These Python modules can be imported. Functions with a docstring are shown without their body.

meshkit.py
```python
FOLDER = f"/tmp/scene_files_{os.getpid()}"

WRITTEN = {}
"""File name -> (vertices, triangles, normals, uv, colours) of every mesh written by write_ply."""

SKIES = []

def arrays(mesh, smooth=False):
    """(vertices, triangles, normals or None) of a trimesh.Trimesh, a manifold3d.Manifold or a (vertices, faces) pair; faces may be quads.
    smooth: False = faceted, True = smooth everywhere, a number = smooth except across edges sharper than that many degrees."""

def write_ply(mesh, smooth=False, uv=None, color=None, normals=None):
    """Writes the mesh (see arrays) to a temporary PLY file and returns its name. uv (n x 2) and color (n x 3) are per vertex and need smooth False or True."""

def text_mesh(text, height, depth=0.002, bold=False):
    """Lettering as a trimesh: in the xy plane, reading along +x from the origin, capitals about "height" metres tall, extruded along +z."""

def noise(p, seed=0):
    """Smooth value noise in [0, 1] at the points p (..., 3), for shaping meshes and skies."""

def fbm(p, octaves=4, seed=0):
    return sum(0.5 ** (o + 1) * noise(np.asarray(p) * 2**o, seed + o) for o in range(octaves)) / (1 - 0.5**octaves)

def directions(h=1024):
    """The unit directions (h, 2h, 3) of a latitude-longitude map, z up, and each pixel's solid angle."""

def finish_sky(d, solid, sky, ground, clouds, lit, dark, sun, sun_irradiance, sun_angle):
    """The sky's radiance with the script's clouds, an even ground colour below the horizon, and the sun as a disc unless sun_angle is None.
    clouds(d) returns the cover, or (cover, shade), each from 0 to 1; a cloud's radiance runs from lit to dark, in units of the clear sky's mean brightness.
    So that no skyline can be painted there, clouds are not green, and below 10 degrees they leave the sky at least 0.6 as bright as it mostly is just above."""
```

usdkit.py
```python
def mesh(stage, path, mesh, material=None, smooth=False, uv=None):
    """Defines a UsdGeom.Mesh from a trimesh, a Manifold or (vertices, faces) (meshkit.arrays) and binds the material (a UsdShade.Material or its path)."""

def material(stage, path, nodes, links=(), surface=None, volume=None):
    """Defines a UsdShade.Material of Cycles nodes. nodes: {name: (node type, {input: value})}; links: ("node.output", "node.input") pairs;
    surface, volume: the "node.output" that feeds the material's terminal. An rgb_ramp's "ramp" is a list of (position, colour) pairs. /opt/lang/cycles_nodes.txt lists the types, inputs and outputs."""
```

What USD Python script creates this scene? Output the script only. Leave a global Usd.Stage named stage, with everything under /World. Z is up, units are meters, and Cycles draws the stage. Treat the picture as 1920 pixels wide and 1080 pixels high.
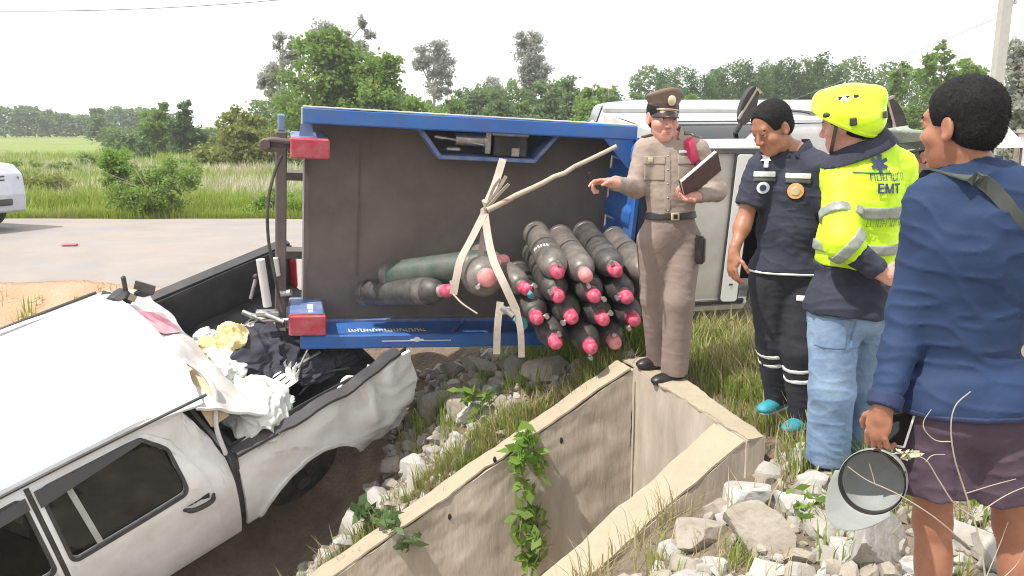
import math, random
import numpy as np, trimesh, shapely
from shapely import geometry as sg, affinity
from scipy.spatial import cKDTree, Delaunay
from scipy.interpolate import RBFInterpolator
from pxr import Usd, UsdGeom, UsdLux, UsdShade, Gf, Sdf, Vt
import usdkit, meshkit

stage = Usd.Stage.CreateInMemory()
UsdGeom.SetStageUpAxis(stage, UsdGeom.Tokens.z)
UsdGeom.SetStageMetersPerUnit(stage, 1.0)
UsdGeom.Xform.Define(stage, '/World')
stage.SetDefaultPrim(stage.GetPrimAtPath('/World'))
UsdGeom.Scope.Define(stage, '/World/Looks')
rng = np.random.default_rng(7)

# ------------------------------------------------------------------ camera, sky, sun, exposure
FPX, PITCH, EYE = 1598.0, math.radians(10.8), 1.6
cam = UsdGeom.Camera.Define(stage, '/World/camera')
cam.CreateHorizontalApertureAttr(36.0); cam.CreateVerticalApertureAttr(20.25)
cam.CreateFocalLengthAttr(36.0 * FPX / 1920); cam.CreateClippingRangeAttr(Gf.Vec2f(0.05, 3000))
cam.AddTranslateOp().Set(Gf.Vec3d(0, 0, EYE)); cam.AddRotateXOp().Set(90 - math.degrees(PITCH))
cam.CreateExposureAttr(0.27)

SUN = np.array([-.42, -.28, .86]); SUN /= np.linalg.norm(SUN)
EL, ROT = math.asin(SUN[2]), math.atan2(SUN[0], SUN[1])
sky_mat = usdkit.material(stage, '/World/Looks/sky_look', {
    'tc': ('texture_coordinate', {}), 'mp': ('mapping', {'scale': (1, 1, 2.5)}),
    'sky': ('sky_texture', {'sky_type': 'single_scattering', 'sun_disc': False, 'sun_elevation': EL, 'sun_rotation': ROT, 'aerosol_density': 2.5, 'air_density': 1.2}),
    'n': ('noise_texture', {'scale': 2.2, 'detail': 5, 'roughness': .6}),
    'r': ('rgb_ramp', {'ramp': [(.15, (.72, .72, .72)), (.65, (.98, .98, .98))]}),
    'mx': ('mix', {'color2': (12.2, 12.4, 12.6)}), 'bg': ('background_shader', {'strength': .105})},
    [('tc.generated', 'mp.vector'), ('mp.vector', 'n.vector'), ('n.fac', 'r.fac'), ('sky.color', 'mx.color1'), ('r.color', 'mx.fac'), ('mx.color', 'bg.color')], surface='bg.background')
dome = UsdLux.DomeLight.Define(stage, '/World/sky')
UsdShade.MaterialBindingAPI.Apply(dome.GetPrim()).Bind(sky_mat)
dome.GetPrim().SetCustomDataByKey('kind', 'structure')
sun = UsdLux.DistantLight.Define(stage, '/World/sun')
sun.CreateNormalizeAttr(True); sun.CreateIntensityAttr(1.25); sun.CreateAngleAttr(1.0); sun.CreateColorAttr(Gf.Vec3f(1, .955, .87))
sun.AddTransformOp().Set(Gf.Matrix4d(Gf.Rotation(Gf.Vec3d(0, 0, 1), Gf.Vec3d(*map(float, SUN))), Gf.Vec3d(0, 0, 50)))

# ------------------------------------------------------------------ helpers
CP, SP = math.cos(PITCH), math.sin(PITCH)
def ray(px, py):
    a, b = (px - 960) / FPX, (540 - py) / FPX
    return np.array([a, CP + b * SP, -SP + b * CP])
def at(px, py, y):
    'the point of the place seen at that pixel of the photograph, at distance y'
    d = ray(px, py); return np.array([0, 0, EYE]) + d * (y / d[1])
def atz(px, py, z):
    d = ray(px, py); return np.array([0, 0, EYE]) + d * ((z - EYE) / d[2])
def unit(v): v = np.asarray(v, float); return v / max(np.linalg.norm(v), 1e-9)
def lerp(a, b, t): return np.asarray(a, float) * (1 - t) + np.asarray(b, float) * t

SCALE = {}   # things drawn at one size and built at another
_used = {}
def numbered(parent, name):
    k = _used.get((parent, name), 0); _used[(parent, name)] = k + 1
    return name if k == 0 else f'{name}_{k:03d}'
def tag(p, label=None, cat=None, group=None, kind=None):
    p = p.GetPrim() if hasattr(p, 'GetPrim') else p
    for k, v in (('label', label), ('category', cat), ('group', group), ('kind', kind)):
        if v: p.SetCustomDataByKey(k, v)
    return p
def mtx(R=np.eye(3), t=(0, 0, 0)):
    m = np.eye(4); m[:3, :3] = R; m[:3, 3] = t; return m
def thing(name, label=None, cat=None, group=None, loc=(0, 0, 0), R=None, kind=None):
    x = UsdGeom.Xform.Define(stage, '/World/' + numbered('/World', name))
    m = mtx(np.eye(3) if R is None else R, loc)
    x.AddTransformOp().Set(Gf.Matrix4d(*m.T.ravel().tolist()))
    return tag(x, label, cat, group, kind)
def obj(name, mesh, mat, parent=None, smooth=35, label=None, uv=None):
    base = parent.GetPath().pathString if parent is not None else '/World'
    if isinstance(mesh, list): mesh = trimesh.util.concatenate(mesh)
    for k_, s_ in SCALE.items():
        if base.startswith(k_): mesh = placed(mesh, np.eye(3) * s_)
    m = usdkit.mesh(stage, base + '/' + numbered(base, name), mesh, M[mat], smooth)
    if label: tag(m, label)
    return m.GetPrim()
def copy_of(src, name, label, cat, group, R, loc):
    x = UsdGeom.Xform.Define(stage, '/World/' + numbered('/World', name))
    x.AddTransformOp().Set(Gf.Matrix4d(*mtx(R, loc).T.ravel().tolist()))
    p = x.GetPrim(); p.GetReferences().AddInternalReference(src); p.SetInstanceable(True)
    return tag(p, label, cat, group)
def rotz(a): c, s = math.cos(a), math.sin(a); return np.array([[c, -s, 0], [s, c, 0], [0, 0, 1.]])
def rotx(a): c, s = math.cos(a), math.sin(a); return np.array([[1., 0, 0], [0, c, -s], [0, s, c]])
def roty(a): c, s = math.cos(a), math.sin(a); return np.array([[c, 0, s], [0, 1., 0], [-s, 0, c]])
def frame(z, x=(0, 0, 1)):
    'columns: x-like, y, z=given'
    z = unit(z); x = np.asarray(x, float); x = x - z * (x @ z)
    if np.linalg.norm(x) < 1e-4: x = np.array([1., 0, 0]) - z * z[0]
    x = unit(x); return np.stack([x, np.cross(z, x), z], 1)

# shapes
def box(c, size, R=None, bevel=0.0):
    s = np.asarray(size, float)
    if bevel > 0:
        b = min(bevel, s.min() * .45); h = s / 2
        v = [(sx * (h[0] - b * (k != 0)), sy * (h[1] - b * (k != 1)), sz * (h[2] - b * (k != 2))) for sx in (-1, 1) for sy in (-1, 1) for sz in (-1, 1) for k in range(3)]
        m = trimesh.convex.convex_hull(np.array(v))
    else: m = trimesh.creation.box(s)
    if R is not None: m.apply_transform(mtx(R))
    m.apply_translation(c); return m
def cyl(a, b, r, r2=None, n=14):
    a, b = np.asarray(a, float), np.asarray(b, float); r2 = r if r2 is None else r2
    Fm = frame(b - a, (0, 0, 1) if abs(unit(b - a)[2]) < .9 else (1, 0, 0))
    t = np.arange(n) * 2 * np.pi / n; ring = np.stack([np.cos(t), np.sin(t), 0 * t], 1) @ Fm.T
    v = np.vstack([a + ring * r, b + ring * r2, a, b]); f = []
    for i in range(n):
        j = (i + 1) % n
        f += [(i, j, n + j), (i, n + j, n + i), (2 * n, j, i), (2 * n + 1, n + i, n + j)]
    return trimesh.Trimesh(v, f, process=False)
def tube(pts, r, n=8):
    'a pipe along points, with end caps; r number or list'
    P = np.asarray(pts, float); r = np.broadcast_to(np.asarray(r, float), (len(P),))
    T = np.gradient(P, axis=0); v = []; up = np.array([.13, .21, .97]); X = None
    for i, (p, t) in enumerate(zip(P, T)):
        t = unit(t)
        X = np.cross(up, t) if X is None else X - t * (X @ t)
        if np.linalg.norm(X) < 1e-5: X = np.cross((1, 0, 0), t)
        X = unit(X); Y = np.cross(t, X); a = np.arange(n) * 2 * np.pi / n
        v.append(p + r[i] * (np.outer(np.cos(a), X) + np.outer(np.sin(a), Y)))
    v = np.vstack(v + [P[:1], P[-1:]]); f = []; k = len(P)
    for i in range(k - 1):
        for j in range(n):
            a, b = i * n + j, i * n + (j + 1) % n
            f += [(a, b, b + n), (a, b + n, a + n)]
    for j in range(n):
        f += [(k * n, (j + 1) % n, j), (k * n + 1, (k - 1) * n + j, (k - 1) * n + (j + 1) % n)]
    return trimesh.Trimesh(v, f, process=False)
def ribbon(pts, w, side, t=.004):
    'a flat strap: width w along the vector side (per point or one), thickness t'
    P = np.asarray(pts, float); S = np.broadcast_to(np.asarray(side, float), P.shape); T = np.gradient(P, axis=0); v = []
    for p, s, d in zip(P, S, T):
        d = unit(d); s = unit(s - d * (s @ d)); n = np.cross(d, s)
        v += [p + s * w / 2 + n * t / 2, p - s * w / 2 + n * t / 2, p - s * w / 2 - n * t / 2, p + s * w / 2 - n * t / 2]
    f = []
    for i in range(len(P) - 1):
        for j in range(4):
            a, b = i * 4 + j, i * 4 + (j + 1) % 4
            f += [(a, b, b + 4), (a, b + 4, a + 4)]
    e = (len(P) - 1) * 4
    f += [(0, 2, 1), (0, 3, 2), (e, e + 1, e + 2), (e, e + 2, e + 3)]
    m = trimesh.Trimesh(np.array(v), f, process=False); m.fix_normals(); return m
def curve(pts, n=24):
    P = np.asarray(pts, float); k = len(P); t = np.linspace(0, k - 1, n); out = []
    Q = np.vstack([2 * P[0] - P[1], P, 2 * P[-1] - P[-2]])
    for x in t:
        i = min(int(x), k - 2); u = x - i; a, b, c, d = Q[i:i + 4]
        out.append(.5 * (2 * b + (c - a) * u + (2 * a - 5 * b + 4 * c - d) * u * u + (3 * b - a - 3 * c + d) * u ** 3))
    return np.array(out)
def lathe(prof, n=24):
    'profile [(r, z)] turned about z'
    P = np.asarray(prof, float); a = np.arange(n) * 2 * np.pi / n; k = len(P)
    v = np.stack([np.outer(P[:, 0], np.cos(a)), np.outer(P[:, 0], np.sin(a)), np.repeat(P[:, 1:2], n, 1)], -1).reshape(-1, 3); f = []
    for i in range(k - 1):
        for j in range(n):
            b = i * n + (j + 1) % n; c = i * n + j
            f += [(c, b, b + n), (c, b + n, c + n)]
    m = trimesh.Trimesh(v, f, process=True); m.fix_normals(); return m
def placed(m, R=np.eye(3), t=(0, 0, 0)):
    m = m.copy(); m.apply_transform(mtx(R, t)); return m
def grid(nu, nv, fn, thick=0.0, closed=False):
    'a sheet fn(u, v) -> points, u, v in 0..1; with thickness a closed slab'
    u, v = np.meshgrid(np.linspace(0, 1, nu), np.linspace(0, 1, nv), indexing='ij')
    P = fn(u, v).reshape(-1, 3)
    i = np.arange(nu * nv).reshape(nu, nv); q = np.stack([i[:-1, :-1], i[1:, :-1], i[1:, 1:], i[:-1, 1:]], -1).reshape(-1, 4)
    f = np.vstack([q[:, [0, 1, 2]], q[:, [0, 2, 3]]])
    if not thick: return trimesh.Trimesh(P, f, process=False)
    N = trimesh.Trimesh(P, f, process=False).vertex_normals; n = len(P)
    rim = np.concatenate([i[:, 0], i[-1, 1:], i[-2::-1, -1], i[0, -2:0:-1]]); r2 = np.roll(rim, -1)
    s = np.vstack([np.stack([rim, rim + n, r2], 1), np.stack([r2, rim + n, r2 + n], 1)])
    m = trimesh.Trimesh(np.vstack([P, P - N * thick]), np.vstack([f, f[:, ::-1] + n, s]), process=False); m.fix_normals(); return m
def extrude(poly, depth, fine=0):
    m = trimesh.creation.extrude_polygon(poly, depth, engine='earcut')
    if fine: m = trimesh.Trimesh(*trimesh.remesh.subdivide_to_size(m.vertices, m.faces, fine), process=True)
    return m
def rect(x0, y0, x1, y1, r=0):
    p = sg.box(x0, y0, x1, y1); return p.buffer(-r).buffer(r, 4) if r else p
def nz(p, s, seed=0, o=3): return meshkit.fbm(np.asarray(p) * s, o, seed) - .5

# ------------------------------------------------------------------ materials
M = {}
def mat(name, c, c2=None, scale=6., rough=.6, metal=0., bump=0., bscale=60., coat=0., dirt=None, spec=.5, lo=.3, hi=.7, world=False, sheen=0., rough2=None, stretch=None, sss=0.):
    n = {'g': ('geometry', {}) if world else ('texture_coordinate', {}), 'p': ('principled_bsdf', {'roughness': rough, 'metallic': metal, 'coat_weight': coat, 'specular_ior_level': spec, 'sheen_weight': sheen, 'base_color': c})}
    src = 'g.position' if world else 'g.object'; l = []
    if stretch: n['mp'] = ('mapping', {'scale': stretch}); l.append((src, 'mp.vector')); src = 'mp.vector'
    col = None
    if c2 is not None:
        n['n'] = ('noise_texture', {'scale': scale, 'detail': 5, 'roughness': .6}); n['r'] = ('rgb_ramp', {'ramp': [(lo, c), (hi, c2)]})
        l += [(src, 'n.vector'), ('n.fac', 'r.fac')]; col = 'r.color'
    if dirt:
        dc, amt, ds = dirt
        n['dn'] = ('noise_texture', {'scale': ds, 'detail': 7, 'roughness': .65}); n['dr'] = ('rgb_ramp', {'ramp': [(.62 - amt * .4, (0, 0, 0)), (.72, (amt, amt, amt))]}); n['dm'] = ('mix', {'color1': c, 'color2': dc})
        l += [(src, 'dn.vector'), ('dn.fac', 'dr.fac'), ('dr.color', 'dm.fac')] + ([(col, 'dm.color1')] if col else []); col = 'dm.color'
    if col: l.append((col, 'p.base_color'))
    if rough2 is not None:
        n['rr'] = ('noise_texture', {'scale': scale * 2.3, 'detail': 4}); n['rm'] = ('map_range', {'from_min': .3, 'from_max': .7, 'to_min': rough, 'to_max': rough2}); l += [(src, 'rr.vector'), ('rr.fac', 'rm.value'), ('rm.result', 'p.roughness')]
    if sss: n['p'][1].update({'subsurface_weight': sss, 'subsurface_scale': .006, 'subsurface_radius': (1, .35, .2)})
    if bump:
        n['bn'] = ('noise_texture', {'scale': bscale, 'detail': 4}); n['b'] = ('bump', {'strength': .6, 'distance': bump}); l += [(src, 'bn.vector'), ('bn.fac', 'b.height'), ('b.normal', 'p.normal')]
    M[name] = usdkit.material(stage, '/World/Looks/' + name, n, l, surface='p.BSDF')
def leafmat(name, c, c2, trans=.35, scale=.8, c3=None):
    M[name] = usdkit.material(stage, '/World/Looks/' + name, {
        'g': ('geometry', {}), 'n': ('noise_texture', {'scale': scale, 'detail': 2}), 'a': ('math', {'math_type': 'multiply_add', 'value2': .45, 'value3': .28}), 'a2': ('math', {'math_type': 'multiply_add', 'value2': .45}),
        'r': ('rgb_ramp', {'ramp': [(.25, c), (.6, c2), (.95, c3 or c2)]}), 'd': ('principled_bsdf', {'roughness': .55, 'specular_ior_level': .3}), 't': ('translucent_bsdf', {}), 'm': ('mix_closure', {'fac': trans})},
        [('g.position', 'n.vector'), ('g.random_per_island', 'a.value1'), ('n.fac', 'a2.value1'), ('a.value', 'a2.value3'), ('a2.value', 'r.fac'), ('r.color', 'd.base_color'), ('r.color', 't.color'), ('d.BSDF', 'm.closure1'), ('t.BSDF', 'm.closure2')], surface='m.closure')
def panemat(name, tint, gloss=.12, rough=.03):
    M[name] = usdkit.material(stage, '/World/Looks/' + name, {'t': ('transparent_bsdf', {'color': tint}), 'g': ('glossy_bsdf', {'color': (.9, .9, .9), 'roughness': rough}), 'f': ('fresnel', {'IOR': 1.5}), 'm': ('mix_closure', {})},
        [('f.fac', 'm.fac'), ('t.BSDF', 'm.closure1'), ('g.BSDF', 'm.closure2')], surface='m.closure')
# ------------------------------------------------------------------ looks
DUST = (.38, .30, .22)
mat('asphalt', (.225, .202, .193), (.27, .246, .235), 1.3, .9, bump=.004, bscale=180, world=True, dirt=((.36, .28, .22), .5, .6))
mat('road_paint', (.55, .53, .5), (.35, .33, .31), 9, .8, world=True)
mat('concrete', (.42, .36, .295), (.53, .465, .39), 5, .9, bump=.006, bscale=45, dirt=((.20, .16, .12), .75, 4.2), world=True, stretch=(1, 1, .22))
mat('concrete_worn', (.34, .29, .205), (.43, .37, .275), 5, .9, bump=.008, bscale=60, dirt=((.22, .17, .12), .6, 5), world=True)
mat('joint_shade', (.17, .14, .11), None, rough=.95)
mat('dark_hole', (.02, .018, .016), None, rough=.95)
mat('stone_a', (.29, .275, .255), (.41, .39, .37), 6, .9, bump=.012, bscale=26, dirt=((.24, .19, .13), .6, 7))
mat('stone_b', (.29, .255, .215), (.40, .36, .32), 7, .9, bump=.012, bscale=30, dirt=((.19, .15, .10), .7, 6))
mat('stone_c', (.32, .31, .295), (.47, .455, .435), 5, .9, bump=.010, bscale=34, dirt=((.26, .22, .17), .5, 9))
mat('white_paint', (.70, .71, .72), (.74, .745, .75), 3, .25, coat=.5, dirt=((.40, .345, .28), .45, 2.6), rough2=.42)
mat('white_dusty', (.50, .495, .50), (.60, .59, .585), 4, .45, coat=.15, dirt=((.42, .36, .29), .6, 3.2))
mat('white_plain', (.72, .72, .70), (.79, .79, .77), 5, .5)
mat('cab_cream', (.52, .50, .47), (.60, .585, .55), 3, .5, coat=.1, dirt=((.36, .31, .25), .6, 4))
mat('black_plastic', (.022, .022, .025), (.035, .034, .036), 9, .55, bump=.0015, bscale=200, dirt=((.12, .10, .085), .5, 7))
mat('bed_liner', (.028, .028, .032), (.045, .044, .048), 7, .5, bump=.003, bscale=120, dirt=((.10, .088, .08), .5, 4))
mat('rubber', (.02, .02, .02), (.035, .033, .031), 20, .8, dirt=((.15, .12, .09), .5, 8))
mat('rim_steel', (.35, .35, .36), (.48, .48, .49), 12, .4, metal=.8)
mat('steel', (.42, .41, .40), (.58, .57, .55), 18, .38, metal=.85, dirt=((.20, .12, .08), .5, 22))
mat('dark_steel', (.06, .055, .055), (.11, .10, .095), 12, .5, metal=.4, dirt=((.2, .13, .09), .5, 15))
mat('blue_paint', (.022, .105, .36), (.03, .14, .43), 4, .38, coat=.2, dirt=((.09, .12, .20), .55, 5), rough2=.6)
mat('blue_faded', (.05, .11, .30), (.13, .19, .36), 8, .5, dirt=((.30, .30, .33), .6, 9))
mat('bed_brown', (.105, .086, .076), (.142, .118, .105), 2.2, .72, bump=.003, bscale=70, dirt=((.19, .16, .135), .65, 2.6))
mat('post_brown', (.085, .066, .066), (.12, .095, .09), 5, .65, bump=.002, bscale=90, dirt=((.17, .11, .08), .5, 8))
mat('red_paint', (.33, .025, .05), (.42, .04, .07), 5, .45, dirt=((.42, .22, .22), .5, 8))
mat('cylinder_grey', (.060, .052, .047), (.12, .105, .094), 5, .42, metal=.2, bump=.003, bscale=80, dirt=((.32, .28, .25), .75, 7))
mat('cylinder_dark', (.022, .022, .022), (.045, .042, .04), 6, .5, bump=.003, bscale=90, dirt=((.15, .13, .115), .55, 10))
mat('cylinder_green', (.028, .058, .042), (.06, .08, .065), 6, .5, bump=.003, bscale=90, dirt=((.15, .13, .115), .6, 8))
mat('pink_cap', (.42, .010, .065), (.54, .03, .11), 14, .5, bump=.0015, bscale=160, dirt=((.62, .34, .36), .55, 24))
mat('pink_faded', (.50, .12, .14), (.62, .22, .22), 14, .6, dirt=((.5, .36, .33), .6, 20))
mat('teal_cloth', (.03, .17, .20), (.06, .28, .31), 16, .8)
mat('webbing', (.34, .285, .245), (.45, .385, .335), 40, .85, bump=.001, bscale=500, dirt=((.33, .27, .21), .6, 14))
mat('bamboo', (.33, .27, .20), (.45, .375, .29), 10, .7, dirt=((.30, .23, .16), .5, 20))
mat('chrome', (.75, .75, .76), None, rough=.15, metal=1.)
mat('mirror_face', (.6, .62, .64), None, rough=.03, metal=1.)
mat('grey_trim', (.30, .30, .29), (.38, .38, .37), 8, .5)
mat('yellow_print', (.62, .52, .20), (.74, .70, .52), 30, .6)
mat('white_print', (.62, .64, .68), (.74, .75, .77), 30, .6)
mat('green_print', (.03, .22, .12), None, rough=.6)
mat('navy_print', (.03, .04, .12), None, rough=.6)
mat('lime_print', (.10, .24, .06), None, rough=.6)
mat('tan_foam', (.52, .39, .24), (.62, .49, .33), 12, .9, bump=.004, bscale=90)
mat('pink_stain', (.60, .18, .24), (.72, .42, .46), 14, .6)
mat('yellow_cloth', (.66, .50, .20), (.76, .62, .34), 9, .85, bump=.002, bscale=120)
mat('bag_white', (.54, .55, .52), (.66, .665, .64), 8, .42, bump=.004, bscale=40)
mat('cloth_dark', (.022, .022, .035), (.05, .05, .065), 10, .85, bump=.002, bscale=200)
mat('cloth_green', (.03, .12, .06), (.06, .19, .10), 9, .85)
mat('cardboard', (.40, .27, .16), (.52, .37, .23), 9, .9)
mat('silver_paint', (.36, .37, .41), (.42, .43, .47), 6, .3, metal=.3, coat=.5)
mat('bark', (.16, .125, .095), (.26, .215, .17), 14, .9, bump=.02, bscale=18)
mat('bark_pale', (.34, .30, .26), (.46, .42, .37), 10, .9, bump=.01, bscale=20)
mat('twig_dry', (.34, .295, .23), (.45, .40, .32), 30, .85)
mat('stem_green', (.10, .16, .04), (.16, .22, .07), 20, .8)
mat('pole_concrete', (.36, .34, .32), (.44, .42, .40), 6, .9)
mat('wire', (.25, .25, .25), None, rough=.6)
mat('tint_dark', (.05, .05, .055), None, rough=.2, coat=.5)
mat('cylinder_worn', (.09, .08, .072), (.20, .18, .165), 14, .45, metal=.3, dirt=((.07, .06, .055), .6, 12))
# people
mat('skin', (.47, .235, .155), (.54, .285, .19), 22, .48, bump=.0008, bscale=260, sss=.12)
mat('skin_tan', (.29, .125, .075), (.36, .165, .10), 20, .48, bump=.0008, bscale=260, sss=.12)
mat('skin_rose', (.50, .235, .18), (.58, .30, .24), 20, .5, bump=.0008, bscale=260, sss=.12)
mat('lip', (.36, .13, .11), None, rough=.45)
mat('eye_white', (.42, .38, .35), None, rough=.2)
mat('eye_dark', (.02, .012, .01), None, rough=.15)
mat('hair', (.006, .005, .006), (.016, .014, .015), 90, .75, spec=.2, bump=.004, bscale=240, stretch=(1, 1, .35))
mat('khaki', (.275, .215, .18), (.33, .265, .225), 9, .85, bump=.0045, bscale=26)
mat('khaki_dark', (.135, .095, .07), (.175, .128, .095), 9, .8, bump=.001, bscale=300)
mat('khaki_trouser', (.205, .152, .134), (.245, .185, .163), 9, .85, bump=.0045, bscale=26)
mat('leather_black', (.015, .012, .012), (.03, .025, .024), 20, .4)
mat('leather_maroon', (.045, .02, .022), (.07, .035, .035), 20, .45)
mat('brass', (.60, .50, .32), (.72, .64, .46), 30, .35, metal=.6)
mat('red_cord', (.36, .015, .06), (.46, .03, .09), 60, .7)
mat('navy_cloth', (.018, .020, .038), (.030, .033, .056), 10, .85, bump=.0045, bscale=26)
mat('black_cloth', (.012, .012, .018), (.022, .022, .03), 10, .85, bump=.0045, bscale=26)
mat('hi_vis', (.50, .78, .012), (.58, .86, .03), 8, .65, bump=.004, bscale=26)
mat('helmet_lime', (.55, .80, .015), (.60, .86, .03), 6, .25, coat=.5)
mat('reflective', (.20, .225, .19), (.28, .305, .26), 60, .4)
mat('reflective_light', (.55, .55, .53), (.66, .66, .64), 60, .45)
mat('denim', (.105, .175, .295), (.175, .265, .40), 5, .85, bump=.006, bscale=30, dirt=((.33, .42, .52), .5, 4))
mat('blue_shirt', (.007, .023, .072), (.012, .034, .097), 5, .8, bump=.0045, bscale=22)
mat('blue_shirt_dark', (.012, .02, .065), (.018, .028, .08), 5, .8)
mat('short_plum', (.060, .038, .058), (.085, .055, .08), 8, .85, bump=.005, bscale=26)
mat('strap_olive', (.055, .065, .06), (.08, .09, .082), 30, .8)
mat('shoe_teal', (.02, .20, .26), (.04, .30, .36), 18, .6)
mat('sole_white', (.55, .55, .52), None, rough=.7)
mat('grey_cap', (.23, .245, .235), (.29, .30, .29), 10, .85, bump=.004, bscale=26)
mat('paper', (.75, .73, .69), None, rough=.7)
mat('orange_badge', (.55, .22, .06), (.65, .42, .2), 90, .6)
mat('phone_white', (.72, .72, .72), None, rough=.25)
mat('glass_black', (.012, .012, .014), None, rough=.08)
mat('tail_red', (.45, .02, .04), None, rough=.3)
panemat('tint_glass', (.13, .14, .16)); panemat('clear_glass', (.75, .8, .8))
leafmat('leaf_mid', (.14, .23, .045), (.21, .31, .065), c3=(.29, .39, .10), trans=.48)
leafmat('leaf_dark', (.075, .135, .05), (.11, .18, .065), c3=(.15, .22, .085), trans=.42)
leafmat('leaf_yellow', (.19, .22, .05), (.26, .285, .075), c3=(.33, .33, .11), trans=.45)
leafmat('leaf_grey', (.32, .33, .275), (.40, .405, .355), c3=(.47, .47, .43), trans=.55, scale=.5)
leafmat('leaf_far', (.12, .185, .07), (.165, .235, .095), c3=(.22, .285, .13), trans=.45, scale=.3)
leafmat('leaf_bright', (.15, .26, .04), (.21, .34, .06), c3=(.29, .41, .09), trans=.45)
leafmat('grass_green', (.19, .27, .04), (.26, .33, .065), c3=(.34, .37, .11), scale=1.5, trans=.45)
leafmat('grass_field', (.20, .28, .04), (.27, .345, .06), c3=(.35, .38, .11), scale=.35, trans=.45)
leafmat('grass_dry', (.30, .26, .12), (.40, .345, .18), c3=(.50, .44, .27), scale=1.5)
leafmat('grass_plume', (.42, .40, .25), (.50, .48, .33), c3=(.58, .56, .42), trans=.25)

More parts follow.
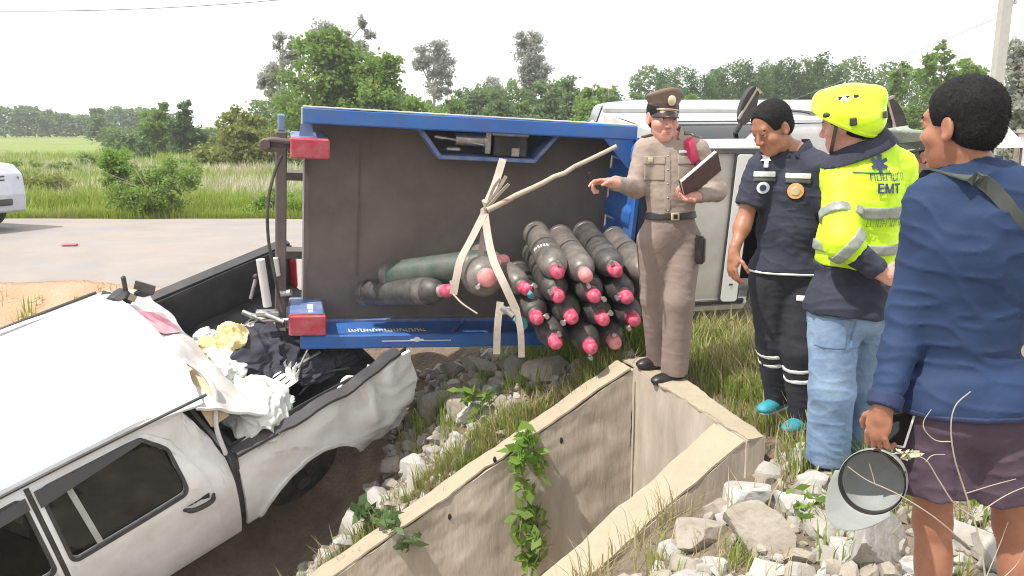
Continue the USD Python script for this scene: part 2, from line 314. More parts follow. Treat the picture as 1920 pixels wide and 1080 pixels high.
# ------------------------------------------------------------------ ground
PITCHPTS = [  # x, y, z of the verge, the ditch and the crossing
 (-9, -3, 0), (-4, -3, 0), (0, -3, 0), (4, -3, 0), (9, -3, 0), (0, 0, 0), (1.2, 1, -.03), (3, 1, 0), (6, 1, 0), (-2, 0, -.1), (-5, .5, -.3), (-9, .5, -.2),
 (-9, 7.6, -.05), (-6, 7.5, -.06), (-4, 7.5, -.08), (-2.8, 7.6, -.1), (-1.5, 7.9, -.2), (0, 8, -.14), (1.5, 8, -.1), (3, 8, -.06), (5, 8, -.04), (9, 8, -.02),
 (-9, 5, -1.5), (-6, 4.6, -2.1), (-4.2, 4.2, -2.4), (-3.4, 4.1, -2.35), (-2.4, 4.8, -1.95), (-1.6, 5.4, -1.62), (-1.0, 4.6, -1.65), (-.4, 4.3, -1.5), (.3, 4.7, -1.45), (-1.7, 6.3, -1.75), (-2.5, 5.6, -2.1), (-3.6, 4.6, -2.6), (-2.9, 7.2, -1.3), (-1.9, 7.3, -1.1), (-4.6, 5.6, -1.95), (-4.4, 5.2, -1.75), (-2.6, 6.8, -.95), (-3.6, 6.3, -1.2),
 (-1.9, 3.2, -1.6), (-4, 2.8, -1.7), (-.4, 3.2, -.95), (.4, 3.0, -.42), (-1, 2, -.9), (.1, 2.2, -.4), (-.5, 1.2, -.35),
 (-1.0, 6.2, -1.15), (-1.0, 7.0, -.95), (-.75, 5.8, -.98), (.64, 5.72, -.08), (.16, 5.58, -.38), (-.32, 5.44, -.66), (-.80, 5.30, -.98), (-1.36, 5.12, -1.36), (.05, 5.95, -.45), (-.45, 5.85, -.74), (-.3, 6.3, -.58), (-.3, 7, -.5), (.25, 5.85, -.45), (.3, 6.5, -.28), (.4, 7, -.30), (.75, 5.75, -.04), (1.0, 6.3, .03), (1.0, 7.2, -.05),
 (1.15, 5.5, -.015), (1.6, 5.0, -.03), (1.45, 4.3, -.06), (1.5, 4.5, -.06), (1.65, 4.4, -.06), (1.7, 4.6, -.05), (1.5, 3.8, -.04), (1.3, 3.4, -.12), (1.0, 3.3, -.2), (.8, 3.0, -.24), (1.4, 2.6, -.12), (2, 3, -.02), (2, 2.4, -.03), (1.9, 5.5, 0), (2.5, 6.5, -.02), (2.5, 4, 0), (4, 5, .03), (6, 4, .02), (9, 4, 0), (6, 7, 0), (.75, 3.9, -.3), (.35, 3.7, -.55)]
hd = unit(np.array([.39, -1.31, 0])); wn = np.array([hd[1], -hd[0], 0]); wn = wn if wn[0] < 0 else -wn   # along the head wall; out into the ditch
A0 = np.array([.80, 5.42, 0]); LW = 1.09
_gp = np.array(PITCHPTS)
_rbf = RBFInterpolator(_gp[:, :2], _gp[:, 2], kernel='linear', neighbors=20)
def ground_z(x, y):
    x, y = np.broadcast_arrays(np.asarray(x, float), np.asarray(y, float)); s = x.shape
    p = np.stack([x.ravel(), y.ravel()], 1); near = (np.abs(p[:, 0]) < 9) & (p[:, 1] > -3) & (p[:, 1] < 8.05)
    z = np.full(len(p), 0.0)
    if near.any(): z[near] = _rbf(p[near])
    q = np.c_[p, np.zeros(len(p))]
    w = np.clip(1 - np.abs(p[:, 0]) / 9, 0, 1) ** .3 * np.clip((8.05 - p[:, 1]) / .8, 0, 1) * np.clip((p[:, 1] + 3) / 2, 0, 1)
    left = (p[:, 0] < -8.9) & (p[:, 1] > 1) & (p[:, 1] < 8)
    z = np.where(near, z * np.clip((p[:, 1] + 3) / 1.0, 0, 1), z)
    z[left] = -1.4 * np.exp(-((p[left, 1] - 4.6) / 1.6) ** 4)
    z = z + w * .06 * nz(q, 2.3, 3)
    z = np.where((p[:, 1] >= 8.05) & (p[:, 1] < 15.1), -.02, z)
    far = p[:, 1] >= 15.1
    fz = -.05 + .22 * nz(q, .25, 5) * np.clip((p[:, 1] - 15.1) / 3, 0, 1) - .15 * np.clip((p[:, 1] - 15.1) / 4, 0, 1)
    d0, d1 = p[:, 0] - A0[0], p[:, 1] - A0[1]; cu, cv = d0 * wn[0] + d1 * wn[1], d0 * hd[0] + d1 * hd[1]
    z = np.where((cu > -.2) & (cu < 2.0) & (cv > -.1) & (cv < LW + .14), np.minimum(z, -1.62), z)
    return np.where(far, fz, z).reshape(s)
def axis(lo, hi, d, far_lo, far_hi):
    a = list(np.arange(lo, hi + 1e-6, d)); s = d
    while a[-1] < far_hi: s *= 1.22; a.append(a[-1] + s)
    s = d
    while a[0] > far_lo: s *= 1.22; a.insert(0, a[0] - s)
    return np.array(a)
gx, gy = axis(-6, 5, .085, -900, 900), axis(-.5, 8.6, .085, -300, 1400)
X, Y = np.meshgrid(gx, gy, indexing='ij'); Z = ground_z(X, Y)
# inside the culvert mouth the floor is level concrete, built with the culvert
i = np.arange(X.size).reshape(X.shape); q = np.stack([i[:-1, :-1], i[1:, :-1], i[1:, 1:], i[:-1, 1:]], -1).reshape(-1, 4)
P3 = np.stack([X, Y, Z], -1).reshape(-1, 3)
M['ground'] = usdkit.material(stage, '/World/Looks/ground', {
    'g': ('geometry', {}), 's': ('separate_xyz', {}), 'n1': ('noise_texture', {'scale': 1.6, 'detail': 8, 'roughness': .7}), 'n2': ('noise_texture', {'scale': .22, 'detail': 6, 'roughness': .6}), 'n3': ('noise_texture', {'scale': 30, 'detail': 6}),
    'dirt': ('rgb_ramp', {'ramp': [(.3, (.10, .08, .06)), (.5, (.175, .138, .102)), (.7, (.29, .232, .165))]}),
    'red': ('rgb_ramp', {'ramp': [(.3, (.37, .215, .14)), (.7, (.47, .305, .21))]}),
    'field': ('rgb_ramp', {'ramp': [(.3, (.135, .19, .045)), (.5, (.18, .235, .06)), (.62, (.22, .23, .08)), (.75, (.40, .31, .20))]}),
    'wy': ('math', {'math_type': 'multiply_add', 'value2': 1.6, 'value3': -.8}), 'ya': ('math', {'math_type': 'add'}),
    'f1': ('map_range', {'from_min': 6.6, 'from_max': 7.3, 'clamp': True}), 'fx': ('map_range', {'from_min': -1.2, 'from_max': -2.4, 'clamp': True}), 'f1x': ('math', {'math_type': 'multiply'}), 'f2': ('map_range', {'from_min': 15.0, 'from_max': 16.0, 'clamp': True}),
    'm1': ('mix', {}), 'm2': ('mix', {}), 'p': ('principled_bsdf', {'roughness': .95, 'specular_ior_level': .2}), 'b': ('bump', {'strength': .8, 'distance': .03})},
    [('g.position', 's.vector'), ('g.position', 'n1.vector'), ('g.position', 'n2.vector'), ('g.position', 'n3.vector'), ('n1.fac', 'dirt.fac'), ('n1.fac', 'red.fac'), ('n2.fac', 'field.fac'),
     ('n1.fac', 'wy.value1'), ('s.y', 'ya.value1'), ('wy.value', 'ya.value2'), ('ya.value', 'f1.value'), ('s.x', 'fx.value'), ('f1.result', 'f1x.value1'), ('fx.result', 'f1x.value2'), ('ya.value', 'f2.value'),
     ('f1x.value', 'm1.fac'), ('dirt.color', 'm1.color1'), ('red.color', 'm1.color2'), ('f2.result', 'm2.fac'), ('m1.color', 'm2.color1'), ('field.color', 'm2.color2'), ('m2.color', 'p.base_color'), ('n3.fac', 'b.height'), ('b.normal', 'p.normal')], surface='p.BSDF')
tag(obj('ground', (P3, np.vstack([q[:, [0, 1, 2]], q[:, [0, 2, 3]]])), 'ground', smooth=True), kind='structure', label='dirt verge, ditch and weedy field on both sides of the road')
# the road: one sheet with an uneven edge
xs = np.concatenate([np.linspace(-300, -16, 30), np.linspace(-15.5, 12, 120), np.linspace(13, 300, 30)])
ea = 8.30 + .22 * nz(np.c_[xs, 0 * xs, 0 * xs], 1.1, 9) + .1 * nz(np.c_[xs, 0 * xs, 0 * xs], 5, 10); eb = 14.85 + .25 * nz(np.c_[xs, 0 * xs + 5, 0 * xs], 1.1, 11)
rows = [np.c_[xs, ea + (eb - ea) * t, 0 * xs + .0 + .06 * math.sin(math.pi * t)] for t in np.linspace(0, 1, 9)]
tag(obj('road', grid(len(xs), 9, lambda u, v: np.stack(rows, 1)), 'asphalt', smooth=True), kind='structure', label='pale worn asphalt road running past the ditch')

# ------------------------------------------------------------------ culvert mouth
culv = thing('culvert_headwall', 'weathered concrete culvert mouth with two sloping wing walls below the policeman', 'culvert')
def solid(pts_top, zb):
    'prism below a polygon of 3-D top points (counter-clockwise from above)'
    T = np.array(pts_top, float); B = T.copy(); B[:, 2] = zb; n = len(T); tri = [(0, k, k + 1) for k in range(1, n - 1)]
    f = tri + [tuple(x + n for x in t[::-1]) for t in tri]
    for k in range(n):
        j = (k + 1) % n; f += [(k, n + k, n + j), (k, n + j, j)]
    m = trimesh.Trimesh(np.vstack([T, B]), f, process=False); m.fix_normals(); return m
def rough(m, s, amp, seed, size=.09):
    m = trimesh.Trimesh(*trimesh.remesh.subdivide_to_size(m.vertices, m.faces, size), process=True)
    m.vertices = m.vertices + amp * np.stack([nz(m.vertices, s, seed + k) for k in range(3)], 1); return m
def wing(start, length, drop, th, inner, seed, cap=True):
    a = start; b = start + wn * length; s = hd * th * inner
    kink = lerp(a, b, .12)
    t = [a, b + [0, 0, -drop], b + s + [0, 0, -drop], a + s]
    return solid(t, -1.95)
def capped(name, m, seed):
    'body and a slightly proud worn top screed'
    return rough(m, 6, .018, seed)
top = np.array([0, 0, .03])
H0, H1 = A0 + top, A0 + hd * (LW + .29) + top
obj('head_wall', rough(solid([H0 + hd * .0, H1, H1 - wn * .10, H0 - wn * .24], -1.95), 6, .02, 1), 'concrete', culv, smooth=30)
WL, WR, DL, DR = 2.15, 1.65, 1.27, 1.22
obj('wing_wall', rough(wing(A0 - wn * .0 + [0, 0, .02], WL, DL, .19, -1, 2), 6, .035, 5), 'concrete', culv, smooth=30)
obj('wing_wall', rough(wing(A0 + hd * LW + [0, 0, .02], WR, DR, .27, 1, 3), 6, .035, 9), 'concrete', culv, smooth=30)
# worn top faces
def strip(a, b, s, up=.006, nx=40, ny=8, seed=0, amp=.04, s1=None):
    a, b, s = map(np.asarray, (a, b, s)); s1 = s if s1 is None else s1
    def fn(u, v):
        e = 1 + .12 * nz(np.stack([u * 9, 0 * u + seed, 0 * u], -1), 1.5, seed)
        p = a + (b - a) * u[..., None] + (s + (s1 - s) * u[..., None]) * ((v - .5) * e + .5)[..., None]
        p = p + np.stack([amp * nz(p, 7, seed), amp * nz(p, 7, seed + 1), amp * .5 * nz(p, 14, seed + 2)], -1); return p + [0, 0, up]
    return grid(nx, ny, fn, .012)
k1 = A0 + [0, 0, .02]; obj('wing_top', strip(k1 + wn * .02, k1 + wn * WL + [0, 0, -DL], -hd * .19, .006, seed=4), 'concrete_worn', culv)
k2 = A0 + hd * LW + [0, 0, .02]; obj('wing_top', strip(k2 + wn * .02, k2 + wn * WR + [0, 0, -DR], hd * .27, .006, seed=6), 'concrete_worn', culv)
obj('head_top', strip(H0 - hd * .19, H1, -wn * .245, .010, seed=8, s1=-wn * .105), 'concrete_worn', culv)
fl = A0 + hd * LW / 2 + wn * 1.3; obj('apron', box([fl[0], fl[1], -1.55], (3.0, 1.5, .1), rotz(math.atan2(wn[1], wn[0]))), 'concrete', culv)
pc = A0 + hd * LW / 2 + wn * .012; obj('pipe_opening', cyl(pc + [0, 0, -1.1], pc + wn * .004 + [0, 0, -1.1], .36, n=28), 'dark_hole', culv)
# casting seam between wing and head wall, drip holes
obj('seam', box(A0 + hd * .045 + wn * .003 + [0, 0, -.75], (.006, .010, 1.4), rotz(math.atan2(hd[1], hd[0]))), 'joint_shade', culv)
for dx, dz in ((.5, -.42), (.95, -.5), (.66, -.62), (1.25, -.85), (.3, -.7)):
    c = A0 + wn * dx + hd * .001 + [0, 0, dz]; obj('weep_hole', placed(trimesh.creation.icosphere(1, .012), np.diag([1, .5, 1.9]), c), 'dark_hole', culv)

# ------------------------------------------------------------------ rocks
def rock(r, seed):
    g = np.random.default_rng(seed); m = trimesh.creation.icosphere(3, 1.3)
    p = m.vertices * (1 + .35 * nz(m.vertices + seed * 3.1, 1.2, seed)[:, None])
    for _ in range(13):   # broken faces
        n = unit(g.normal(size=3)); d = g.uniform(.45, .72); h = p @ n; p = p - np.outer(np.maximum(h - d, 0) * .97, n)
    p = p * g.uniform(.65, 1.15, 3) + .035 * np.stack([nz(p, 5, seed + k) for k in range(3)], 1)
    m.vertices = p @ trimesh.transformations.random_rotation_matrix(g.uniform(size=3))[:3, :3].T * r; return m
rock_kinds = [rock(1.0, k) for k in range(14)]
rip = thing('riprap', 'pale broken limestone tipped beside the culvert and the ditch', None, kind='structure')
def in_culvert(p, pad=.0):
    d = p - A0[:2]; u = d @ wn[:2]; v = d @ hd[:2]
    return (-.4 - pad < u < 2.2 + pad) and (-.28 - pad < v < LW + .33 + pad)
def under_pickup(p):
    q = PR.T @ (np.array([p[0], p[1], 0]) - PT); return False
stones, tries = [], 0
def scatter(n, fx, rlo, rhi, gap=.82, seed=0, zoff=.25):
    g = np.random.default_rng(seed); k = 0
    for _ in range(n * 40):
        if k >= n: break
        p = fx(g); r = g.uniform(rlo, rhi) * (1 if g.random() > .15 else 1.4)
        if p is None or in_culvert(p, r * .6) or any((p[0] - a) ** 2 + (p[1] - b) ** 2 < (gap * (r + c)) ** 2 for a, b, c in stones): continue
        stones.append((p[0], p[1], r)); k += 1
        z = float(ground_z(p[0], p[1]))
        m = rock_kinds[g.integers(len(rock_kinds))].copy(); m.vertices = m.vertices @ rotz(g.uniform(0, 6.3)).T * [1, 1, .8] * r + [p[0], p[1], z + r * zoff]
        obj('stone', m, ['stone_a', 'stone_b', 'stone_c'][g.integers(3)], rip, smooth=14)
def region(poly):
    poly = sg.Polygon(poly); x0, y0, x1, y1 = poly.bounds
    def f(g):
        for _ in range(30):
            p = np.array([g.uniform(x0, x1), g.uniform(y0, y1)])
            if poly.contains(sg.Point(p)): return p
    return f
scatter(34, region([(.35, 2.6), (1.5, 2.6), (1.45, 3.9), (1.1, 3.9), (.3, 3.2)]), .12, .19, .80, 31)
scatter(60, region([(.35, 2.5), (1.9, 2.6), (1.75, 3.9), (1.45, 4.2), (1.2, 3.9), (.3, 3.2)]), .07, .12, .80, 1)
scatter(60, region([(.2, 2.5), (2.6, 2.3), (2.3, 4.3), (1.5, 4.6), (1.2, 3.9), (.2, 3.1)]), .03, .06, .8, 2)
scatter(14, region([(-1.1, 5.5), (-.3, 5.6), (.3, 6.2), (.2, 6.8), (-.9, 6.8)]), .14, .2, .9, 30)
scatter(60, region([(-1.2, 5.2), (-.2, 5.6), (.7, 6.1), (.7, 7.2), (-.7, 7.4)]), .07, .13, .85, 3)
scatter(60, region([(-1.4, 5.0), (-.2, 5.4), (.8, 6.0), (.8, 7.0), (-.8, 7.2)]), .03, .06, .85, 4)
scatter(25, region([(-2.4, 4.2), (-.6, 4.3), (-1.0, 5.4), (-2.0, 5.0)]), .05, .1, .9, 5)
scatter(20, region([(1.3, 4.2), (2.2, 3.9), (2.3, 5.6), (1.5, 5.6)]), .03, .07, .9, 6, .1)

# finer rubble between them: nobody could count it
def rubble(n, polys, rlo, rhi, seed):
    g = np.random.default_rng(seed); small = []
    for k in range(8):
        m = trimesh.creation.icosphere(1, 1.0); p = m.vertices * g.uniform(.7, 1.15, m.vertices.shape)
        for _ in range(6): nn = unit(g.normal(size=3)); p = p - np.outer(np.maximum(p @ nn - .55, 0), nn)
        m.vertices = p * g.uniform(.6, 1.2, 3); small.append(m)
    groups = {'stone_a': [], 'stone_b': [], 'stone_c': []}
    for poly, share in polys:
        f = region(poly)
        for _ in range(int(n * share)):
            p = f(g)
            if p is None or in_culvert(p, .03): continue
            r = rlo + (rhi - rlo) * g.random() ** 2.2; m = small[g.integers(8)].copy(); m.vertices = m.vertices @ rotz(g.uniform(0, 6.3)).T * r + [p[0], p[1], float(ground_z(*p)) + r * .25]
            groups[list(groups)[g.choice(3, p=(.4, .4, .2))]].append(m)
    for k, v in groups.items(): tag(obj('rubble', v, k, rip, smooth=12), kind='stuff')
rubble(1500, [([(-1.5, 5.0), (.75, 5.7), (1.0, 6.2), (.9, 7.2), (-.9, 7.4), (-1.2, 6.0)], .75), ([(-2.4, 4.7), (-1.2, 4.6), (-1.0, 5.4), (-1.2, 5.9), (-1.9, 5.6)], .25)], .02, .075, 12)
rubble(900, [([(.2, 2.3), (2.4, 2.2), (2.4, 4.0), (1.75, 4.3), (1.35, 4.1), (1.2, 3.9), (.25, 3.2)], 1.0)], .02, .085, 14)
# ------------------------------------------------------------------ overturned truck (local: x along the bed to the cab, y across the bed = up as it lies, z out of the bed floor)
def eul(z, y, x):
    return rotx(math.radians(x)) @ roty(math.radians(y)) @ rotz(math.radians(z))
TO = np.array([-1.85, 7.52, .77]); TRm = eul(15.2, 4.38, 4.67) @ np.array([[1, 0, 0], [0, 0, -1], [0, 1, 0.]])
W, BL, BH = .93, 2.85, .50
def tw(p): return TRm @ np.asarray(p, float) + TO
def tl(p): return TRm.T @ (np.asarray(p, float) - TO)
SCALE['/World/overturned_truck'] = TS = .86; TO1 = np.array([0, 0, EYE]) + (TO - [0, 0, EYE]) * TS
truck = thing('overturned_truck', 'blue flatbed truck with white cab lying on its side, spilling gas cylinders', 'truck', None, TO1, TRm)
T = lambda name, m, mat, **k: obj(name, m, mat, truck, **k)
# floor of pressed sheets with seams
T('bed_floor', grid(40, 30, lambda u, v: np.stack([BL * u, -W + .02 + (2 * W - .04) * v, .014 * nz(np.stack([BL * u, 2 * v, 0 * u], -1), 2.2, 3)], -1), .012), 'bed_brown', smooth=True)
T('floor_weld', [box((BL * .17, .1, .004), (.012, 1.2, .012))], 'post_brown')
T('bed_frame', [box((BL / 2, 0, -.045), (BL, 2 * W, .05))] + [box((BL * (k + .5) / 6, 0, -.11), (.07, 2 * W, .09)) for k in range(6)], 'dark_steel')
def dented(m, s=.15, amp=.02, seed=0):
    m = trimesh.Trimesh(*trimesh.remesh.subdivide_to_size(m.vertices, m.faces, s), process=True)
    n = m.vertices; m.vertices = n + amp * np.stack([0 * nz(n, 2, seed), nz(n, 2.2, seed + 1), nz(n, 2.2, seed + 2)], 1); return m
for sgn in (1, -1):
    sb = T('side_board', dented(box((BL / 2, sgn * (W + .012), .22), (BL, .024, .44)), .2, .012, 5 + sgn), 'blue_paint')
    SB = stage.DefinePrim(sb.GetPath())
    obj('rim', dented(box((BL / 2, sgn * (W + .035), .47), (BL + .06, .13, .065), bevel=.012), .3, .012, 9 + sgn), 'blue_paint', sb)
    for k in range(4): obj('stiffener', box((.45 + k * .66, sgn * (W + .045), .22), (.06, .045, .42), bevel=.008), 'blue_paint', sb)
    obj('foot_rail', box((BL / 2, sgn * (W - .012), .035), (BL - .06, .03, .05), bevel=.006), 'blue_faded', sb)
    if sgn == -1:
        obj('brace', cyl((1.32, -W + .012, .40), (1.52, -W + .012, .04), .011), 'blue_faded', sb)
        g = np.random.default_rng(4)   # worn sign writing along the board
        pr = []
        for k in range(26):
            x = .40 + k * .027; h = g.uniform(.05, .09)
            pr += [box((x, -W + .0035, .30), (.006 + g.uniform(0, .005), .004, h)), box((x + .009, -W + .0035, .30 + g.choice([-1, 0, 1]) * h * .42), (.018, .004, .012))]
        obj('sign_writing', pr[:28], 'white_print', sb); obj('sign_writing', pr[28:], 'yellow_print', sb)
        obj('line_print', [box((.98, -W - .03, .5045), (.62, .007, .003))], 'white_print', sb)
        obj('emblem', [placed(trimesh.creation.icosphere(2, .03), np.diag([1, .8, .06]), (.98, -W - .018, .5045))] + [box((.98 + s * .04, -W - .02, .5045), (.04, .012, .003)) for s in (-1, 1)], 'white_print', sb)
    else:
        obj('rim_edge', box((BL / 2, W + .103, .472), (BL + .05, .008, .05)), 'white_dusty', sb)
        obj('end_edge', box((-.034, W + .03, .47), (.008, .13, .06)), 'white_dusty', sb)
# headboard: ribbed plate
def head(u, v):
    y = -W + 2 * W * u; z = .0 + .62 * v; x = BL + .02 + .018 * np.clip(np.sin(y * 22) * 2, -1, 1)
    return np.stack([x, y, z], -1)
T('headboard', grid(110, 8, head, .02), 'blue_paint', smooth=30)
T('headboard_rim', [box((BL + .02, 0, .64), (.06, 2 * W, .06), bevel=.012)], 'blue_paint')
T('corner_gusset', extrude(sg.Polygon([(0, 0), (-.30, 0), (0, -.30)]), .03).apply_transform(mtx(np.eye(3), (BL, W - .01, .46))), 'blue_paint')
# tail end: cross bar, hinge boxes with red faces, hook, struts
bar = T('tail_bar', box((-.19, -.08, .10), (.095, 1.74, .10), bevel=.01), 'post_brown')
obj('blue_tip', box((-.19, .86, .10), (.06, .14, .07), bevel=.01), 'blue_faded', bar)
T('tail_seam', box((.0, 0, .03), (.012, 2 * W - .1, .05)), 'white_dusty')
for y, hh, up in ((.705, .15, 1), (-.80, .17, 0)):
    b = T('hinge_box', box((.03, y, .21), (.29, hh, .50), bevel=.012), 'blue_faded')
    obj('red_face', box((.03, y, .495), (.31, hh + .012, .09), bevel=.012), 'red_paint', b)
    if not up: obj('label_plate', [box((.06, y + hh / 2 + .002, .26), (.05, .004, .12)), box((.06, y + hh / 2 + .002, .39), (.04, .004, .06))], 'white_print', b)
T('hook', [tube(curve([(-.02, .76, .3), (-.13, .73, .32), (-.27, .74, .32), (-.34, .70, .30), (-.33, .66, .3), (-.22, .66, .3)], 18), .022), box((-.2, .70, .26), (.16, .06, .08), bevel=.01), cyl((-.32, .70, .24), (-.32, .70, .36), .04)], 'post_brown')
T('arm_plate', extrude(sg.Polygon([(0, .62), (.14, .62), (.10, .93), (.03, .93)]), .02).apply_transform(mtx(np.eye(3), (-.06, .05, .30))), 'blue_faded')
T('tail_strut', cyl((-.30, -.72, .22), (-.36, -.30, .22), .038), 'white_dusty'); T('tail_strut', cyl((-.22, -.46, .16), (-.24, -.30, .16), .03), 'white_dusty')
T('tail_latch', [box((-.30, -.79, .2), (.2, .05, .08), bevel=.01), cyl((-.36, -.78, .2), (-.16, -.84, .3), .022), cyl((-.34, -.86, .2), (-.12, -.82, .3), .018), box((-.17, -.98, .12), (.07, .26, .05), bevel=.01), cyl((-.2, -.63, .16), (-.1, -.6, .2), .03)], 'steel')
T('cable', tube(curve([tl(at(528, 292, 7.0)), tl(at(513, 330, 6.95)), tl(at(502, 385, 6.9)), tl(at(503, 445, 6.9)), tl(at(512, 500, 6.95)), tl(at(524, 560, 7.0)), tl(at(530, 585, 7.0))], 40), .013), 'rubber')
# gas rack hanging from the upper board
rack = [(.92, W, 0), (1.13, W - .27, 0), (1.98, W - .27, 0), (2.20, W, 0)]
rk = T('rack_frame', [box(lerp(rack[k], rack[k + 1], .5) + np.array([0, 0, .20]), (np.linalg.norm(np.subtract(rack[k + 1], rack[k])) + .03, .035, .34), rotz(math.atan2(rack[k + 1][1] - rack[k][1], rack[k + 1][0] - rack[k][0])), bevel=.006) for k in range(3)], 'blue_faded')
T('motor', [cyl((1.27, W - .115, .26), (1.53, W - .115, .26), .058, n=20), box((1.56, W - .13, .26), (.05, .20, .13), bevel=.008), cyl((1.52, W - .115, .26), (1.55, W - .115, .26), .07)], 'steel')
T('control_box', box((1.76, W - .15, .24), (.30, .19, .20), bevel=.012), 'black_plastic'); T('control_lid', box((1.75, W - .05, .25), (.33, .03, .22), bevel=.008), 'steel')
T('lever', [cyl((1.10, W - .10, .3), (1.58, W - .16, .3), .013), cyl((1.08, W - .1, .3), (1.16, W - .11, .3), .018), box((1.25, W - .20, .3), (.12, .03, .05), bevel=.006), box((1.80, W - .20, .345), (.07, .07, .02))], 'steel')
# frame and wheels beyond the bed
T('chassis_rail', box((BL / 2 + 1.2, .36, -.28), (BL + 2.8, .07, .18)), 'dark_steel'); T('chassis_rail', box((BL / 2 + 1.2, -.36, -.28), (BL + 2.8, .07, .18)), 'dark_steel')
T('axle', cyl((.65, -.75, -.46), (.65, .75, -.46), .06), 'dark_steel')
tyre_prof = [(.19, -.10), (.31, -.105), (.35, -.085), (.365, -.03), (.365, .03), (.35, .085), (.31, .105), (.19, .10)]
rim_prof = [(0, -.03), (.05, -.03), (.06, -.01), (.15, -.02), (.18, -.085), (.20, -.095), (.20, .095), (.17, .08), (.0, .06)]
def wheel(add, c, ax, s=1.0):
    Fm = frame(ax, (1, 0, 0) if abs(unit(ax)[0]) < .9 else (0, 0, 1)) * 1.0
    w = add('wheel', placed(placed(lathe(tyre_prof, 32), np.eye(3) * s), Fm, c), 'rubber')
    obj('rim', placed(placed(lathe(rim_prof, 24), np.eye(3) * s), Fm, c), 'rim_steel', w)
    obj('lug_ring', [placed(cyl((math.cos(a) * .09 * s, math.sin(a) * .09 * s, -.045 * s), (math.cos(a) * .09 * s, math.sin(a) * .09 * s, .0), .012 * s, n=6), Fm, c) for a in np.arange(6) * 1.047], 'steel', w)
for y in (.78, -.78): wheel(T, (.65, y, -.46), (0, y, 0))
# cab, lying level: its own frame, then brought into the truck's
CA = rotz(math.radians(15.2)) @ np.array([[1, 0, 0], [0, 0, -1], [0, 1, 0.]]) @ rotx(math.radians(8)); CO = np.array([1.02, 8.27, .86])
def cabm(m):
    m = placed(m, CA, CO); m.vertices = (m.vertices - TO) @ TRm; return m
def CB(name, m, mat, parent=None, **k):
    if isinstance(m, list): m = trimesh.util.concatenate(m)
    return obj(name, cabm(m), mat, parent if parent is not None else truck, **k)
# profile of the cab side in x (forward), z (up from the truck's floor)
prof_cab = sg.Polygon([(-.02, -.35), (-.02, .98), (.10, 1.06), (.74, 1.06), (.92, 1.0), (1.55, .30), (2.50, .18), (2.62, .05), (2.62, -.45), (2.35, -.45), (2.28, -.18), (2.05, -.02), (1.80, -.18), (1.72, -.45), (.2, -.45)])
win_hole = sg.Polygon([(.12, .42), (.14, .92), (.72, .92), (1.22, .42)]).buffer(-.03).buffer(.03)
HWD = .86
def side_y(z): return HWD - .02 - np.clip((np.asarray(z) - .35) / .7, 0, 1) ** 1.3 * .16 - np.clip(-np.asarray(z) / .45, 0, 1) * .03
def cabside(poly, sgn, th=.03, off=0.0, fine=.12):
    m = extrude(poly, th, fine); v = m.vertices; m.vertices = np.stack([v[:, 0], sgn * (side_y(v[:, 1]) + off - v[:, 2]), v[:, 1]], 1); m.fix_normals(); return m
for sgn in (1, -1):
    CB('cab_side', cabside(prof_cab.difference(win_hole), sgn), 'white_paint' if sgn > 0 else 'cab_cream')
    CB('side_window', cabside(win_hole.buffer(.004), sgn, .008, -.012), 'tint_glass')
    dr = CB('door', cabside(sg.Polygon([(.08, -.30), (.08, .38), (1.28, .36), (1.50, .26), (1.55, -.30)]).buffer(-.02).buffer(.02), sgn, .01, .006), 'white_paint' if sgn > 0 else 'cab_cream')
    obj('handle', cabm(box((.22, sgn * (HWD + .005), .27), (.16, .03, .035), bevel=.01)), 'black_plastic', dr)
    CB('window_trim', cabside(sg.Polygon([(.06, .385), (.06, .42), (1.30, .40), (1.34, .365)]), sgn, .02, .008), 'black_plastic')
    CB('sill_rail', box((.8, sgn * (HWD - .02), -.41), (1.7, .05, .07), bevel=.01), 'grey_trim')
ry = lambda x, z: side_y(z)
# roof facing the road side: crowned panel with a drip frame, then the white visor board with rounded ends
yr = float(side_y(1.06)) - .01
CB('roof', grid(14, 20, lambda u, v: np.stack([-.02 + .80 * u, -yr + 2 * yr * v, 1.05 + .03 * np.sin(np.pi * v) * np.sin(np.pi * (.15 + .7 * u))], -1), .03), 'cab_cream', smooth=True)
for sgn in (1, -1):
    CB('roof_rail', box((.42, sgn * (yr + .05), 1.02), (.95, .11, .06), rotx(-sgn * .55), bevel=.015), 'white_paint' if sgn > 0 else 'cab_cream')
    CB('drip_strip', box((.40, sgn * (yr + .012), 1.060), (.9, .05, .025), rotx(-sgn * .35)), 'black_plastic')
CB('rear_wall', box((-.03, 0, .3), (.04, 1.6, 1.35)), 'cab_cream'); CB('rear_window', box((-.055, 0, .68), (.012, 1.1, .38), bevel=.004), 'glass_black')
CB('rear_slot', box((.10, -yr + .02 - .11, 1.045), (.12, .03, .03)), 'black_plastic')
vis = CB('visor_board', placed(extrude(rect(-.075, -.66, .075, .66, .03), .03), roty(-.10), (.68, 0, 1.082)), 'white_plain')
CB('visor_seal', placed(extrude(rect(-.088, -.673, .088, .673, .035), .026), roty(-.10), (.68, 0, 1.077)), 'black_plastic', vis)
g = np.random.default_rng(11); gl = []
for k in range(18):   # green lettering running along the board, most of the strokes worn away
    y = -.36 + k * .022 if k < 12 else .16 + (k - 12) * .03
    gl += [box((.68 + g.uniform(-.008, .008), y, 1.115), (.05, .006, .004)), box((.68 + g.choice([-.02, 0, .02]), y + .008, 1.115), (.008, .014, .004))]
CB('visor_lettering', gl, 'green_print', vis); CB('visor_mark', box((.68, -.50, 1.114), (.035, .016, .004)), 'black_plastic', vis)
CB('windscreen', grid(8, 14, lambda u, v: np.stack([.93 + .62 * u + .05 * np.sin(np.pi * v), (-.70 + 1.4 * v) * (1 + .1 * u), 1.0 - .70 * u], -1), .012), 'tint_glass', smooth=True)
